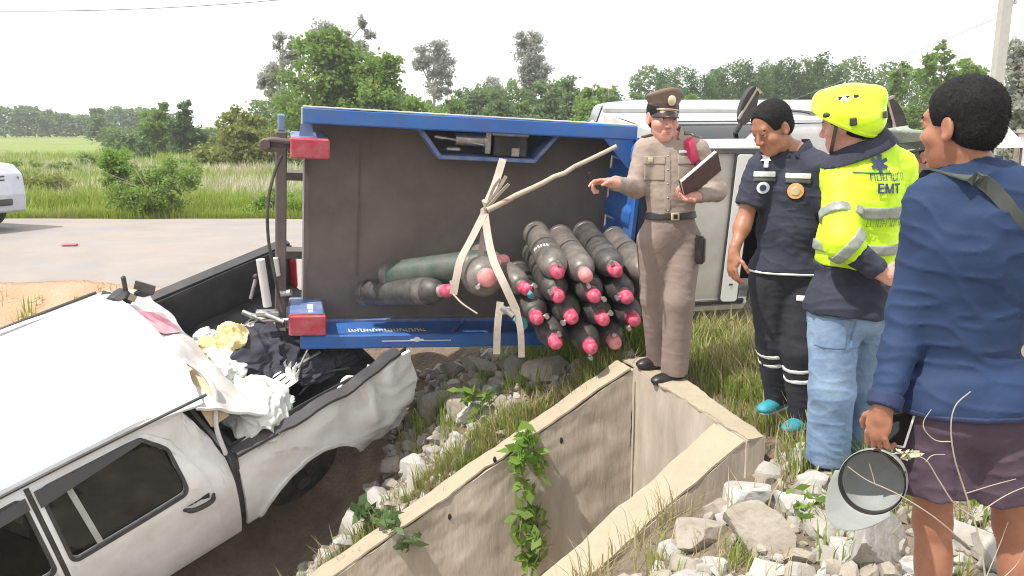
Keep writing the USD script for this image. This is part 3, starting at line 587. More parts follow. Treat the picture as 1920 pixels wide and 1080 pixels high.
CB('dash', box((1.38, 0, .22), (.4, 1.5, .12), bevel=.03), 'black_plastic'); CB('seat', [box((.45, 0, .02), (.5, 1.3, .16), bevel=.04), box((.2, 0, .4), (.14, 1.3, .6), bevel=.04)], 'cloth_dark')
CB('bonnet', grid(10, 16, lambda u, v: np.stack([1.52 + 1.02 * u, -.80 + 1.6 * v, .30 - .12 * u + .04 * np.sin(np.pi * v) - .08 * u ** 4], -1), .03), 'white_paint', smooth=True)
CB('front_panel', box((2.58, 0, -.1), (.08, 1.6, .5), bevel=.03), 'white_paint'); CB('grille', box((2.63, 0, -.02), (.03, 1.0, .16), bevel=.01), 'black_plastic')
for sgn in (1, -1): CB('headlight', box((2.62, sgn * .64, 0), (.05, .3, .18), bevel=.03), 'clear_glass')
CB('front_axle', cyl((2.05, -.75, -.42), (2.05, .75, -.42), .05), 'dark_steel')
for sgn in (1, -1): wheel(lambda n, m, mt: CB(n, m, mt), (2.05, sgn * .70, -.42), (0, sgn, 0)) if False else None
for sgn in (1, -1):
    Fm = frame((0, sgn, 0), (1, 0, 0)); w = CB('wheel', placed(lathe(tyre_prof, 32), Fm, (2.05, sgn * .72, -.42)), 'rubber'); CB('rim', placed(lathe(rim_prof, 24), Fm, (2.05, sgn * .72, -.42)), 'rim_steel', w)
# door mirror, sticking up from the upper side; second mirror further on
def mirror(c, tilt, s=1.0):
    sh = extrude(affinity.scale(sg.Point(0, 0).buffer(1, 10), .080, .185), .06)
    R_ = rotz(tilt); mm = placed(placed(sh, np.eye(3) * s), R_, c); m1 = CB('mirror', [mm, cyl(np.add(c, R_ @ np.array([0, -.14 * s, .04])), np.add(c, R_ @ np.array([-.02, -.32 * s, .0])), .022)], 'black_plastic')
    CB('mirror_edge', placed(placed(extrude(sg.LineString([(-.075, -.14), (.005, .17), (.06, .15)]).buffer(.011), .012), np.eye(3) * s), R_, np.add(c, R_ @ np.array([0, 0, .074 * s]))), 'chrome', m1)
q = CA.T @ (at(1399, 197, 7.75) - CO); mirror(q, -.25, .92)
q = CA.T @ (at(1668, 212, 8.3) - CO); mirror(q + [0, -.01, 0], .75, 1.15)

def at_(px, py, y): return at(px, py, y * TS)
# ------------------------------------------------------------------ gas cylinders
def cyl_profile(r, L):
    p = [(0, 0), (r * .55, 0), (r * .94, .012), (r, .04), (r, L - .19)]
    for t in np.linspace(.15, 1, 8): p.append((r * (1 - .62 * (1 - math.cos(t * math.pi / 2))), L - .19 + .15 * math.sin(t * math.pi / 2)))
    return p + [(r * .37, L - .035), (r * .37, L - .0), (0, L)]
def gas_cylinder(cap, base, r, L, label, body='cylinder_grey', capm='pink_cap', dented_cap=0, seed=0):
    E0 = np.array([0, 0, EYE]); cap, base, r, L = E0 + (np.asarray(cap) - E0) * TS, E0 + (np.asarray(base) - E0) * TS, r * TS * 1.02, L * TS
    d = unit(np.subtract(cap, base)); R_ = frame(d, (0, 0, 1)) @ rotz(seed * 1.3)
    o = np.asarray(cap, float) - d * (L + .05)
    t = thing('gas_cylinder', label, 'gas cylinder', 'gas cylinders spilling from the truck bed', o, R_)
    obj('body', lathe(cyl_profile(r, L), 36), body, t, smooth=32)
    obj('foot_ring', lathe([(r * .98, .0), (r * 1.03, .004), (r * 1.03, .055), (r * .99, .06)], 36), 'cylinder_worn', t)
    obj('collar', lathe([(r * .40, L - .045), (r * .47, L - .045), (r * .47, L - .01), (r * .4, L - .008)], 24), 'steel', t)
    cr = r * .47
    m = lathe([(cr * .95, L - .02), (cr, L - .01), (cr * 1.0, L + .045), (cr * .93, L + .065), (cr * .70, L + .082), (cr * .3, L + .09), (0, L + .09)], 18)
    m.vertices = m.vertices + .006 * np.stack([nz(m.vertices + seed, 18, k) for k in range(3)], 1)
    obj('cap', m, capm, t, smooth=50)
    a = seed * 2.1; e = np.array([math.cos(a), math.sin(a), 0])
    obj('valve', [cyl(e * cr * .8 + [0, 0, L + .04], e * cr * 1.45 + [0, 0, L + .055], .012, n=10), cyl(e * cr * 1.45 + [0, 0, L + .035], e * cr * 1.4 + [0, 0, L + .075], .015, n=10)], 'steel', t)
    if seed in (22, 0, 2, 23): obj('worn_band', lathe([(r * 1.0, L * .72), (r * 1.008, L * .725), (r * 1.008, L * .80), (r * 1.0, L * .805)], 36), 'cylinder_worn', t)
    g = np.random.default_rng(seed + 50)
    if seed % 3 == 0: obj('stamped_mark', [placed(box((0, 0, 0), (.004, .012, g.uniform(.03, .06))), rotz(b), (r * math.cos(b) * 1.0, r * math.sin(b) * 1.0, L - .3 - .02 * k)) for k, b in enumerate(np.linspace(0.2, 1.2, 6))], 'white_print', t)
    return t
pdir = unit(at(1002, 437, 7.70) - at(1045, 511, 6.42))
pile = [(1046, 511, 6.42, 'leftmost gas cylinder of the top row, pink cap beside the strapped bundle'), (1099, 518, 6.45, 'second gas cylinder of the top row from the strap, worn pink cap'), (1155, 508, 6.50, 'third gas cylinder of the top row, bright pink cap left of the policeman'), (1214, 520, 6.62, 'top row gas cylinder half hidden behind the policeman'),
        (1047, 556, 6.42, 'gas cylinder under the leftmost one of the top row'), (1115, 556, 6.42, 'middle gas cylinder of the second row, cap with a silver valve'), (1175, 558, 6.48, 'rightmost gas cylinder of the second row, next to the policeman'),
        (1007, 597, 6.40, 'leftmost gas cylinder of the third row, beside the hanging strap end'), (1072, 596, 6.38, 'second gas cylinder of the third row, clean pink cap'), (1131, 599, 6.42, 'third gas cylinder of the third row, silver valve on its right'), (1189, 600, 6.52, 'gas cylinder of the third row at the policeman\'s knee'),
        (1042, 643, 6.36, 'left gas cylinder of the bottom row on the ground'), (1108, 652, 6.34, 'middle gas cylinder of the bottom row, lowest pink cap of the pile'), (1153, 643, 6.50, 'right gas cylinder of the bottom row in the shade above the grass')]
for k, (px, py, Y_, lb) in enumerate(pile):
    c = at(px, py, Y_); g = np.random.default_rng(k); d = unit(pdir + g.normal(0, .007, 3))
    gas_cylinder(c, c + d, .114, 1.20, lb, ['cylinder_grey', 'cylinder_grey', 'cylinder_dark'][k % 3] if k < 4 else 'cylinder_dark', 'pink_faded' if k in (1, 13) else 'pink_cap', seed=k)
gas_cylinder(at(987, 543, 6.55), at(902, 478, 7.55), .105, 1.15, 'gas cylinder between the bundle and the pile, pink cap with teal cloth', 'cylinder_grey', 'pink_cap', seed=20)
gas_cylinder(at(914, 521, 6.50), at(889, 512, 7.6), .160, 1.05, 'thick gas cylinder inside the strap, its round shoulder facing us', 'cylinder_grey', 'pink_faded', seed=21)
gas_cylinder(at(843, 545, 6.93), at(676, 549, 7.65), .116, 1.02, 'gas cylinder lying sideways along the blue side board', 'cylinder_dark', 'pink_cap', seed=22)
gas_cylinder(at(945, 490, 7.0), at(770, 512, 7.35), .125, 1.1, 'green tinged gas cylinder lying behind the strapped one', 'cylinder_green', 'pink_faded', seed=23)
tag(obj('cloth_scrap', placed(rock(.05, 77), np.diag([.8, .6, 1.5]), at_(975, 603, 6.42)), 'teal_cloth', smooth=True), 'small teal rag caught on the hanging strap end', 'rag')
tag(obj('cloth_scrap', placed(rock(.035, 78), np.diag([1, .6, 1.2]), at_(994, 552, 6.42)), 'teal_cloth', smooth=True), 'small teal rag on the cap beside the bundle', 'rag')

# ------------------------------------------------------------------ strap and pole
st = thing('tie_strap', 'knotted grey webbing strap holding up a bundle of cylinders', 'strap')
def S_(pts, w, side=(1, 0, .25), t=.005, n=16): return ribbon(curve([at_(*p) for p in pts], n), w * .9, side, t)
obj('upper_strap', S_([(943, 298, 7.30), (930, 340, 7.2), (912, 383, 6.98)], .062), 'webbing', st)
obj('knot', [placed(rock(.045, 5), np.diag([.7, .7, 1.1]), at_(911, 385, 6.95)), placed(rock(.035, 6), np.diag([.7, .7, 1.6]), at_(907, 408, 6.93))], 'webbing', st, smooth=True)
obj('strand', S_([(908, 400, 6.93), (884, 448, 6.8), (864, 486, 6.68), (856, 520, 6.62), (850, 552, 6.6)], .058), 'webbing', st)
obj('strand', S_([(907, 402, 6.93), (906, 440, 6.9), (900, 486, 6.85)], .045), 'webbing', st)
obj('strand', S_([(909, 402, 6.93), (916, 450, 6.75), (926, 490, 6.5), (945, 532, 6.36), (968, 582, 6.33)], .058), 'webbing', st)
obj('buckle', [box(at_(952, 582, 6.34), (.09, .03, .05), rotz(.3), bevel=.008), cyl(at_(940, 575, 6.32), at_(962, 592, 6.32), .018)], 'steel', st)
obj('loose_end', S_([(938, 566, 6.33), (933, 610, 6.31), (931, 664, 6.33)], .052), 'webbing', st); obj('loose_end', S_([(968, 580, 6.33), (976, 620, 6.31), (978, 670, 6.33)], .048), 'webbing', st)
obj('loose_end', [S_([(912, 386, 6.93), (930, 362, 6.88), (949, 330, 6.86)], .026), S_([(914, 390, 6.93), (936, 364, 6.86), (954, 345, 6.82)], .024), S_([(914, 384, 6.93), (926, 352, 6.9), (938, 335, 6.88)], .022)], 'webbing', st)
obj('thin_cord', tube(curve([at_(850, 552, 6.6), at_(868, 570, 6.5), at_(895, 588, 6.45)], 10), .006), 'webbing', st)
tag(obj('wooden_pole', tube(curve([at_(914, 394, 6.86), at_(1030, 336, 6.95), at_(1156, 274, 7.1)], 14) + .004 * rng.normal(size=(14, 3)), np.linspace(.021, .015, 14), 10), 'bamboo', smooth=True), 'pale thin pole braced from the strap knot to the bed corner', 'pole')
# ------------------------------------------------------------------ crashed pickup (local: x forward, y left, z up, size PS)
PS = 1.0
PRm = np.array([[-.712, .693, .116], [-.646, -.580, -.497], [-.277, -.429, .860]])
u_, _, v_ = np.linalg.svd(PRm); PRm = u_ @ v_
PT = np.array([-2.635, 6.38, -1.285])
pick = thing('crashed_pickup', 'wrecked white double cab pickup tipped nose down in the ditch', 'pickup truck', None, PT, PRm)
def P(name, m, mat, parent=None, **k):
    if isinstance(m, list): m = trimesh.util.concatenate(m)
    m = m.copy(); m.vertices = np.asarray(m.vertices) * PS; return obj(name, m, mat, parent if parent is not None else pick, **k)
def pw(p): return PRm @ (np.asarray(p, float) * PS) + PT
def py_(z):
    z = np.asarray(z, float); return .89 - np.clip((z - 1.10) / .64, 0, 1) ** 1.15 * .25 - np.clip((.75 - z) / .4, 0, 1) ** 2 * .05 - .02 * np.clip((z - .85) / .25, 0, 1)
def ps(poly, sgn, th=.03, off=0., fine=.10, dent=None):
    m = extrude(poly, th, fine); v = m.vertices; y = py_(v[:, 1]) + off - v[:, 2]
    x, z = v[:, 0].copy(), v[:, 1].copy()
    if dent is not None: dx, dy, dz = dent(x, z); x, y, z = x + dx, y + dy, z + dz
    m.vertices = np.stack([x, sgn * y, z], 1); m.fix_normals(); return m
P3d = lambda x, z: np.stack([x, z, 0 * x], -1)
def dent_side(x, z):   # crumpled behind the rear window, where the load came down
    w = 1.25 * np.exp(-((x + .02) / .30) ** 2) * np.clip((z - 1.0) / .5, 0, 1)
    return .05 * w * nz(P3d(x, z), 4, 3), -.05 * w + .16 * w * nz(P3d(x, z), 5, 1), -.06 * w * np.clip((z - 1.2) / .3, 0, 1)
shell = sg.Polygon([(-.06, .42), (-.06, 1.22), (.02, 1.50), (.10, 1.69), (.30, 1.735), (1.30, 1.735), (1.52, 1.66), (2.10, 1.18), (3.05, 1.08), (3.22, .95), (3.22, .55), (3.0, .42), (2.95, .62), (2.80, .85), (2.55, .94), (2.30, .85), (2.15, .62), (2.1, .40)])
win_r = sg.Polygon([(.26, 1.17), (.27, 1.50), (.40, 1.635), (.98, 1.635), (.98, 1.15)]).buffer(-.035).buffer(.035, 5)
win_f = sg.Polygon([(1.10, 1.15), (1.10, 1.635), (1.45, 1.62), (1.98, 1.17), (1.95, 1.15)]).buffer(-.03).buffer(.03, 5)
for sgn in (1, -1):
    P('body_side', ps(shell.difference(win_r.buffer(.02)).difference(win_f.buffer(.02)), sgn, .03, 0, .09, dent_side), 'white_paint')
    rd = sg.Polygon([(.09, .50), (.09, 1.10), (.16, 1.35), (.22, 1.54), (.36, 1.665), (1.03, 1.665), (1.03, .50)]).buffer(-.02).buffer(.02)
    d1 = P('rear_door', ps(rd.difference(win_r), sgn, .02, .010, .09, dent_side), 'white_paint')
    d2 = P('front_door', ps(sg.Polygon([(1.06, .50), (1.06, 1.665), (1.46, 1.645), (2.04, 1.16), (2.05, .50)]).buffer(-.02).buffer(.02).difference(win_f), sgn, .02, .010, .12), 'white_paint')
    P('window', ps(win_r.buffer(.006), sgn, .006, -.012, 0, dent_side), 'tint_glass', d1); P('window', ps(win_f.buffer(.006), sgn, .006, -.012, 0), 'tint_glass', d2)
    P('window_seal', ps(win_r.buffer(.022).difference(win_r), sgn, .02, .014, .09, dent_side), 'black_plastic', d1); P('window_seal', ps(win_f.buffer(.022).difference(win_f), sgn, .02, .014, .12), 'black_plastic', d2)
    P('quarter_bar', ps(sg.Polygon([(.80, 1.16), (.84, 1.63), (.875, 1.63), (.835, 1.16)]), sgn, .012, .002, .1), 'grey_trim', d1)
    P('pillar_gap', ps(sg.Polygon([(1.030, .5), (1.030, 1.68), (1.058, 1.68), (1.058, .5)]), sgn, .008, .004, .12), 'black_plastic')
    P('rain_visor', ps(sg.Polygon([(.37, 1.635), (.42, 1.66), (1.02, 1.66), (1.02, 1.56)]), sgn, .008, .030, .1), 'tint_dark', d1)
    P('rain_visor', ps(sg.Polygon([(1.07, 1.58), (1.07, 1.65), (1.44, 1.635), (1.7, 1.44), (1.66, 1.41), (1.42, 1.56)]), sgn, .008, .030, .12), 'tint_dark', d2)
    for (hx, dd) in ((.21, d1), (1.2, d2)):
        cc = np.array([hx, sgn * (py_(1.04) + .035), 1.04])
        P('handle', [tube(curve([cc + [-.11, -sgn * .03, -.005], cc + [-.07, sgn * .015, .0], cc + [.05, sgn * .015, .012], cc + [.10, -sgn * .03, .012]], 12), [.012] * 2 + [.017] * 8 + [.012] * 2), box(cc + [0, -sgn * .035, 0], (.17, .012, .06), bevel=.005)], 'black_plastic', dd)
    P('drip_rail', tube(np.array([(x, sgn * (py_(1.70) + .012), 1.705 + .012 * math.sin(x * 2)) for x in np.linspace(-.06 if sgn > 0 else .05, 1.5, 14)]), .011, 6), 'black_plastic')
    P('sill', box((1.05, sgn * .80, .42), (2.1, .1, .1), bevel=.02), 'black_plastic')
def roof_fn(u, v):
    x = -.03 + 1.62 * u; y = (-1 + 2 * v); hw = float(py_(1.715)) + .012 - .05 * u ** 6
    w = np.exp(-((u) / .16) ** 2); e = np.abs(y)
    z = 1.755 + .02 * nz(np.stack([x, y, 0 * x], -1), 1.6, 6) - .055 * e ** 3.2 - .10 * np.clip((u - .82) / .18, 0, 1) ** 1.6
    p = np.stack([x, y * hw, z], -1)
    # the rear edge is torn and folded, most at the left corner
    c = w * (.3 + .7 * np.clip(v * 1.6 - .6, 0, 1))
    p[..., 2] += c * (.10 * nz(p, 5, 4) - .03) - .05 * c * np.clip(v - .6, 0, 1); p[..., 0] += -.05 * w * np.sin(v * 3.0) + .10 * c * nz(p, 6, 8); return p
P('roof', grid(60, 50, roof_fn, .022), 'white_paint', smooth=40)
def bedp_(px, py, d=0.0):
    r = ray(px, py); o = np.array([0, 0, EYE]); n = PRm[:, 2]; c = pw((0, 0, d)); return o + r * (((c - o) @ n) / (r @ n))
# rear of the cab: crumpled panel pushed back, with torn lining
def rear_fn(u, v):
    y = (-.66 + 1.32 * u); x = .02 - .37 * v; z = 1.625 - .22 * v ** 1.5
    p = np.stack([x, y * (1 + .2 * v), z], -1); p = p + np.stack([.10 * v * nz(p, 4.5, 2), .03 * nz(p, 6, 3), .14 * nz(p, 4.5, 5)], -1); return p
P('rear_panel', grid(44, 22, rear_fn, .018), 'white_dusty', smooth=22)
P('rear_panel_lower', box((-.075, 0, .9), (.03, 1.62, .70)), 'white_dusty')
LP_ = curve([PRm.T @ (bedp_(x, y, h) - PT) for x, y, h in ((332, 688, 1.60), (360, 716, 1.60), (388, 752, 1.56), (412, 790, 1.45))], 16)
P('lining', ribbon(LP_ + .012 * nz(LP_, 9, 3)[:, None], .13, (1, .1, -.35), .035), 'tan_foam', smooth=30)
P('sticker_stain', grid(12, 8, lambda u, v: (lambda p: p + .012 * np.array([-.6, 0, .8]))(rear_fn(.22 + .16 * u, .05 + .8 * v)), .004), 'pink_stain', smooth=True)
P('torn_edge', [tube(curve([(-.09, .3, 1.72), (-.15, .45, 1.66), (-.14, .6, 1.6), (-.06, .72, 1.45), (-.06, .80, 1.25)], 20), .016)], 'white_dusty')
# interior
P('seat', [box((.45, 0, .78), (.55, 1.3, .18), bevel=.05), box((.15, 0, 1.05), (.16, 1.3, .6), bevel=.05)], 'cloth_dark')
for sgn in (1, -1): P('front_seat', [box((1.35, sgn * .36, .78), (.5, .5, .18), bevel=.05), box((1.07, sgn * .36, 1.1), (.14, .48, .66), rotz(0), bevel=.05), box((1.03, sgn * .36, 1.5), (.1, .26, .18), bevel=.04)], 'cloth_dark')
P('floor_pan', box((1.0, 0, .55), (2.1, 1.6, .08)), 'dark_steel'); P('dashboard', box((1.95, 0, 1.02), (.4, 1.5, .25), bevel=.05), 'black_plastic')
P('windscreen', grid(8, 14, lambda u, v: np.stack([1.55 + .58 * u + .06 * np.sin(np.pi * v), (-.60 + 1.2 * v) * (1 + .22 * u), 1.67 - .50 * u], -1), .01), 'tint_glass', smooth=True)
P('bonnet', grid(12, 14, lambda u, v: np.stack([2.10 + 1.08 * u, -.82 + 1.64 * v, 1.17 - .12 * u + .05 * np.sin(np.pi * v) + .04 * nz(np.stack([u, v, 0 * u], -1), 3, 2)], -1), .02), 'white_paint', smooth=True)
P('front_bumper', box((3.24, 0, .62), (.16, 1.7, .3), bevel=.05), 'white_dusty'); P('grille', box((3.22, 0, .92), (.06, .9, .2), bevel=.02), 'chrome')
for sgn in (1, -1): P('headlight', box((3.18, sgn * .66, .92), (.12, .34, .2), bevel=.04), 'clear_glass')
# load bed
def dent_bed(x, z):
    t = np.clip((-.95 - x) / .65, 0, 1)
    w = np.exp(-((x + 1.05 + .1 * (z - 1)) / .10) ** 2) * .10 + np.exp(-((x + 1.30 - .15 * (z - 1)) / .055) ** 2) * .10 - np.exp(-((x + 1.18) / .06) ** 2) * .05 + np.exp(-((x + .55 - .3 * (z - 1)) / .05) ** 2) * .018
    n = nz(P3d(x, z), 2.6, 7) * .20 * (.30 + t) + nz(P3d(x, z), 6, 8) * .07 * (.25 + t)
    return -.05 * t * nz(P3d(x, z), 3, 4), n - w * np.clip((z - .7) / .4, 0, 1) - .10 * t ** 2 * np.clip((1.0 - z) / .5, 0, 1), .04 * t * nz(P3d(x, z), 4, 9)
arch = sg.Point(-.66, .40).buffer(.45, 20)
bedside = sg.Polygon([(-.10, .50), (-.10, 1.27), (-1.60, 1.27), (-1.63, 1.05), (-1.60, .62), (-1.50, .50), (-1.1, .50), (-.9, .50)]).difference(arch)
flare = arch.buffer(.035, 20).difference(arch).intersection(sg.box(-1.3, .52, -.1, 1.2))
for sgn in (1, -1):
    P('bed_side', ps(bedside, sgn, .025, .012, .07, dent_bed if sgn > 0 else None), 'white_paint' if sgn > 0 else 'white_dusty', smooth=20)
    P('arch_flare', ps(flare, sgn, .05, .030, .05, dent_bed if sgn > 0 else None), 'white_paint')
    rl = np.array([(x, sgn * (.845 + (0 if sgn < 0 else (-.10 * np.clip((-.9 - x) / .7, 0, 1) ** 2 + .05 * nz(np.array([[x, 0, 0]]), 5, 3)[0] * (x < -.5)))), 1.278 + (.05 * nz(np.array([[x, 3, 0]]), 4, 5)[0] * np.clip(-x - .3, 0, 1) if sgn > 0 else 0)) for x in np.linspace(-.10, -1.60 if sgn < 0 else -1.52, 24)])
    P('bed_rail', ribbon(rl, .085, (0, 1, 0), .028), 'bed_liner', smooth=30)
    P('bed_inner', grid(30, 10, lambda u, v: (lambda p: p + np.stack([0 * u, .05 * nz(p, 3, 5), 0 * u], -1))(np.stack([-.10 - 1.5 * u, sgn * .775 + 0 * u, .82 + .46 * v], -1)), .012), 'bed_liner', smooth=True)
P('bed_floor', [box((-.85, 0, .82), (1.5, 1.56, .03))], 'bed_liner')
P('bed_mat', grid(46, 46, lambda u, v: (lambda p: p + np.stack([0 * u, 0 * u, .16 * np.maximum(nz(p, 2.6, 31), -.05) + .07 * np.abs(nz(p, 6, 32)) + .05 * nz(p, 13, 33)], -1))(np.stack([-.12 - 1.44 * u, -.76 + 1.52 * v, .87 + 0 * u], -1))), 'bed_liner', smooth=30)
P('bed_front', box((-.115, 0, 1.05), (.03, 1.56, .46)), 'bed_liner')
for s in (1, -1): P('gap_strip', box((-.082, s * .80, .95), (.045, .15, .62)), 'black_plastic')
P('chassis', [box((.7, s * .4, .42), (4.4, .08, .16)) for s in (1, -1)] + [cyl((-.66, -.75, .36), (-.66, .75, .36), .06), cyl((2.55, -.75, .36), (2.55, .75, .36), .05)], 'dark_steel')
P('wheel_well', [box((-.66, s * .62, .78), (.8, .3, .04)) for s in (1, -1)], 'dark_steel')
PW = lambda n, m, mt: P(n, m, mt)
for cx in (-.66, 2.55):
    for s in (1, -1):
        Fm = frame((0, s, 0), (1, 0, 0)); w = P('wheel', placed(lathe(tyre_prof, 36), Fm, (cx, s * (.74 if cx > 0 else .60), .37 if cx > 0 else .46)), 'rubber'); P('rim', placed(lathe(rim_prof, 24), Fm, (cx, s * (.74 if cx > 0 else .60), .37 if cx > 0 else .46)), 'rim_steel' if cx > 0 else 'dark_steel', w)
P('rear_lamp', box((-1.60, -.80, .98), (.06, .12, .34), bevel=.02), 'tail_red')
# clutter in the bed
def bedp(px, py, d=0.0):
    'point of the bed (local z = h) seen at that pixel'
    r = ray(px, py); o = np.array([0, 0, EYE]); n = PRm[:, 2]; c = pw((0, 0, d)); t = ((c - o) @ n) / (r @ n); return o + r * t
def crumple(c, size, seed, amp=.35, sub=5, flat=1.0):
    m = trimesh.creation.icosphere(5, 1.0); p = m.vertices; q = p + .35 * np.stack([nz(p, 1.7, seed + 3), nz(p, 1.7, seed + 4), nz(p, 1.7, seed + 5)], 1) * 2
    rid = lambda f, s: 1 - np.abs(2 * meshkit.noise(q * f + s * 7.7, s) - 1)
    r = 1 + amp * (1.5 * nz(p, 1.2, seed) + .65 * (rid(1.6, seed + 6) ** 3 - .4) + .22 * (rid(3.1, seed + 7) ** 3 - .4) + .05 * (rid(6.5, seed + 8) ** 2 - .4))
    v = p * r[:, None]; v[:, 2] = np.where(v[:, 2] < 0, v[:, 2] * .5, v[:, 2]); m.vertices = v * size @ PRm.T + c; return m
tag(obj('plastic_bag', crumple(bedp(482, 770, 1.24), (.22, .27, .15), 3, .42, 4), 'bag_white', smooth=True), 'crumpled white plastic sack hanging over the near corner of the pickup bed', 'sack')
tag(obj('plastic_bag', crumple(bedp(415, 690, 1.22), (.15, .17, .12), 8, .40, 4), 'bag_white', smooth=True), 'smaller bright white bag against the cab end of the pickup bed', 'bag')
tag(obj('cloth', crumple(bedp(398, 662, 1.25), (.12, .12, .10), 12, .5, 4), 'yellow_cloth', smooth=True), 'pale yellow cloth heaped at the far side of the pickup bed', 'cloth')
tag(obj('cloth', crumple(bedp(440, 642, 1.27), (.10, .15, .13), 15, .5, 4), 'yellow_cloth', smooth=True), 'orange yellow garment draped over the dark clothes in the pickup bed', 'garment')
tag(obj('clothing_heap', crumple(bedp(480, 680, 1.14), (.30, .26, .17), 21, .48, 4), 'cloth_dark', smooth=True), 'heap of dark clothes in the middle of the pickup bed', 'clothes')
tag(obj('clothing_heap', crumple(bedp(530, 640, 1.04), (.30, .26, .16), 24, .45, 4), 'cloth_dark', smooth=True), 'black jacket lying below the red bumper block in the pickup bed', 'jacket')
tag(obj('cloth', crumple(bedp(418, 735, 1.16), (.10, .10, .06), 31, .45, 3), 'cloth_green', smooth=True), 'green cloth beside the white sack in the pickup bed', 'cloth')
tag(obj('newspaper', [ribbon(curve([bedp(500 + 7 * k, 712 + 8 * k, 1.16), bedp(530 + 7 * k, 690 + 8 * k, 1.20), bedp(548 + 5 * k, 668 + 8 * k, 1.16)], 9), .05, PRm @ np.array([0.7, .7, 0])) for k in range(4)], 'paper', smooth=False), 'torn sheets of white paper in the pickup bed', 'paper')
gq = np.random.default_rng(8)
for k, (px, py, sx, sy, mt, what, nm) in enumerate(((590, 690, .20, .12, 'cloth_dark', 'dark rag beside the near rail of the pickup bed', 'rag'), (640, 668, .16, .10, 'cloth_dark', 'black sheet bunched under the blue side board', 'sheet'), (455, 705, .12, .09, 'cloth_dark', 'dark sleeve trailing between the two white bags', 'garment'), (385, 640, .10, .08, 'bag_white', 'grey white wrapper at the far wall of the pickup bed', 'wrapper'), (505, 655, .10, .07, 'cardboard', 'torn brown cardboard among the dark clothes', 'cardboard'), (470, 625, .12, .06, 'bag_white', 'pale crumpled paper under the far wall of the pickup bed', 'paper'))):
    tag(obj('clutter', crumple(bedp(px, py, 1.10), (sx, sy, .08), 60 + k, .5), mt, smooth=True), what, nm)
for k, (a_, b_, r_, mt, what) in enumerate((((415, 640, 1.1), (470, 668, 1.28), .010, 'twig_dry', 'pale splintered stick lying over the yellow cloth'), ((500, 735, 1.05), (600, 660, 1.2), .012, 'steel', 'thin bent pipe lying along the pickup bed'), ((560, 740, 1.05), (655, 690, 1.15), .009, 'black_plastic', 'black hose beside the near rail of the pickup bed'))):
    p_, q_ = bedp(*a_), bedp(*b_); tag(obj('bent_rod', tube(curve([p_, lerp(p_, q_, .5) + gq.normal(0, .02, 3) + [0, 0, .03], q_], 10), r_, 7), mt, smooth=True), what, 'rod')
mf = thing('metal_frame', 'bent steel rods standing in the pickup bed beside the truck tail', 'rods')
for k, (p_, q_, r_) in enumerate(((bedp(470, 560, 1.3), bedp(480, 520, 1.45), .014), (bedp(455, 585, 1.25), bedp(540, 618, 1.2), .02), (bedp(470, 590, 1.25), bedp(545, 600, 1.2), .014), (bedp(560, 690, 1.2), bedp(577, 655, 1.3), .008))): obj('rod', cyl(p_, q_, r_), 'steel', mf)
obj('knob', placed(trimesh.creation.icosphere(2, .025), np.eye(3), bedp(480, 519, 1.45)), 'black_plastic', mf)
q = bedp(243, 552, 1.72)
br = thing('broken_mirror', 'shattered black mirror housing behind the pickup roof', 'mirror', None, q)
obj('housing', [placed(rock(.085, 91), np.diag([1.2, .8, .75]), (-.06, 0, 0)), placed(rock(.07, 92), np.diag([1.3, .7, .8]), (.09, .02, .01)), box((-.03, 0, .075), (.03, .03, .12), rotx(.2), bevel=.008), box((.11, 0, .05), (.14, .02, .06), roty(.3))], 'black_plastic', br, smooth=25)
obj('mirror_shard', box((.05, -.07, -.01), (.05, .006, .05), roty(.5)), 'mirror_face', br)
obj('stalk', cyl((0, .02, -.05), tuple(pw((.02, -.62, 1.70)) - q), .025), 'black_plastic', br)
# ------------------------------------------------------------------ people: one smooth-union field per body or garment, meshed with surface nets
def nets(f, o, h):
    s = f < 0; c = np.zeros(np.array(f.shape) - 1, np.uint8)
    offs = [(i, j, k) for i in (0, 1) for j in (0, 1) for k in (0, 1)]
    sl = lambda a, n: slice(a, n - 1 + a)
    for i, j, k in offs: c += s[sl(i, f.shape[0]), sl(j, f.shape[1]), sl(k, f.shape[2])]
    I = np.argwhere((c > 0) & (c < 8)); idx = np.full(c.shape, -1, np.int32); idx[tuple(I.T)] = np.arange(len(I))
    val = np.stack([f[I[:, 0] + i, I[:, 1] + j, I[:, 2] + k] for i, j, k in offs], 1); off = np.array(offs, float)
    acc = np.zeros((len(I), 3)); cnt = np.zeros(len(I))
    for a in range(8):
        for b in range(a + 1, 8):
            if np.abs(off[a] - off[b]).sum() != 1: continue
            m = (val[:, a] < 0) != (val[:, b] < 0); t = val[m, a] / (val[m, a] - val[m, b])
            acc[m] += off[a] + t[:, None] * (off[b] - off[a]); cnt[m] += 1
    V = (I + acc / cnt[:, None]) * h + o; Fs = []
    for ax in range(3):
        n = f.shape; lo = [slice(1, n[k] - 1) for k in range(3)]; hi = list(lo); lo[ax] = slice(0, n[ax] - 1); hi[ax] = slice(1, n[ax])
        a, b = s[tuple(lo)], s[tuple(hi)]; E = np.argwhere(a != b); flip = a[tuple(E.T)]
        e = E.copy(); u, w = (ax + 1) % 3, (ax + 2) % 3
        e[:, u] += 1; e[:, w] += 1
        def cell(du, dw):
            q = e.copy(); q[:, u] -= du; q[:, w] -= dw; return idx[tuple(q.T)]
        Q = np.stack([cell(1, 1), cell(0, 1), cell(0, 0), cell(1, 0)], 1); Q[~flip] = Q[~flip][:, ::-1]
        Fs.append(Q)
    Q = np.vstack(Fs); return trimesh.Trimesh(V, np.vstack([Q[:, [0, 1, 2]], Q[:, [0, 2, 3]]]), process=False)
def cone(a, b, ra, rb, k=.03, sub=False): return ('c', np.asarray(a, float), np.asarray(b, float), ra, rb, k, sub)
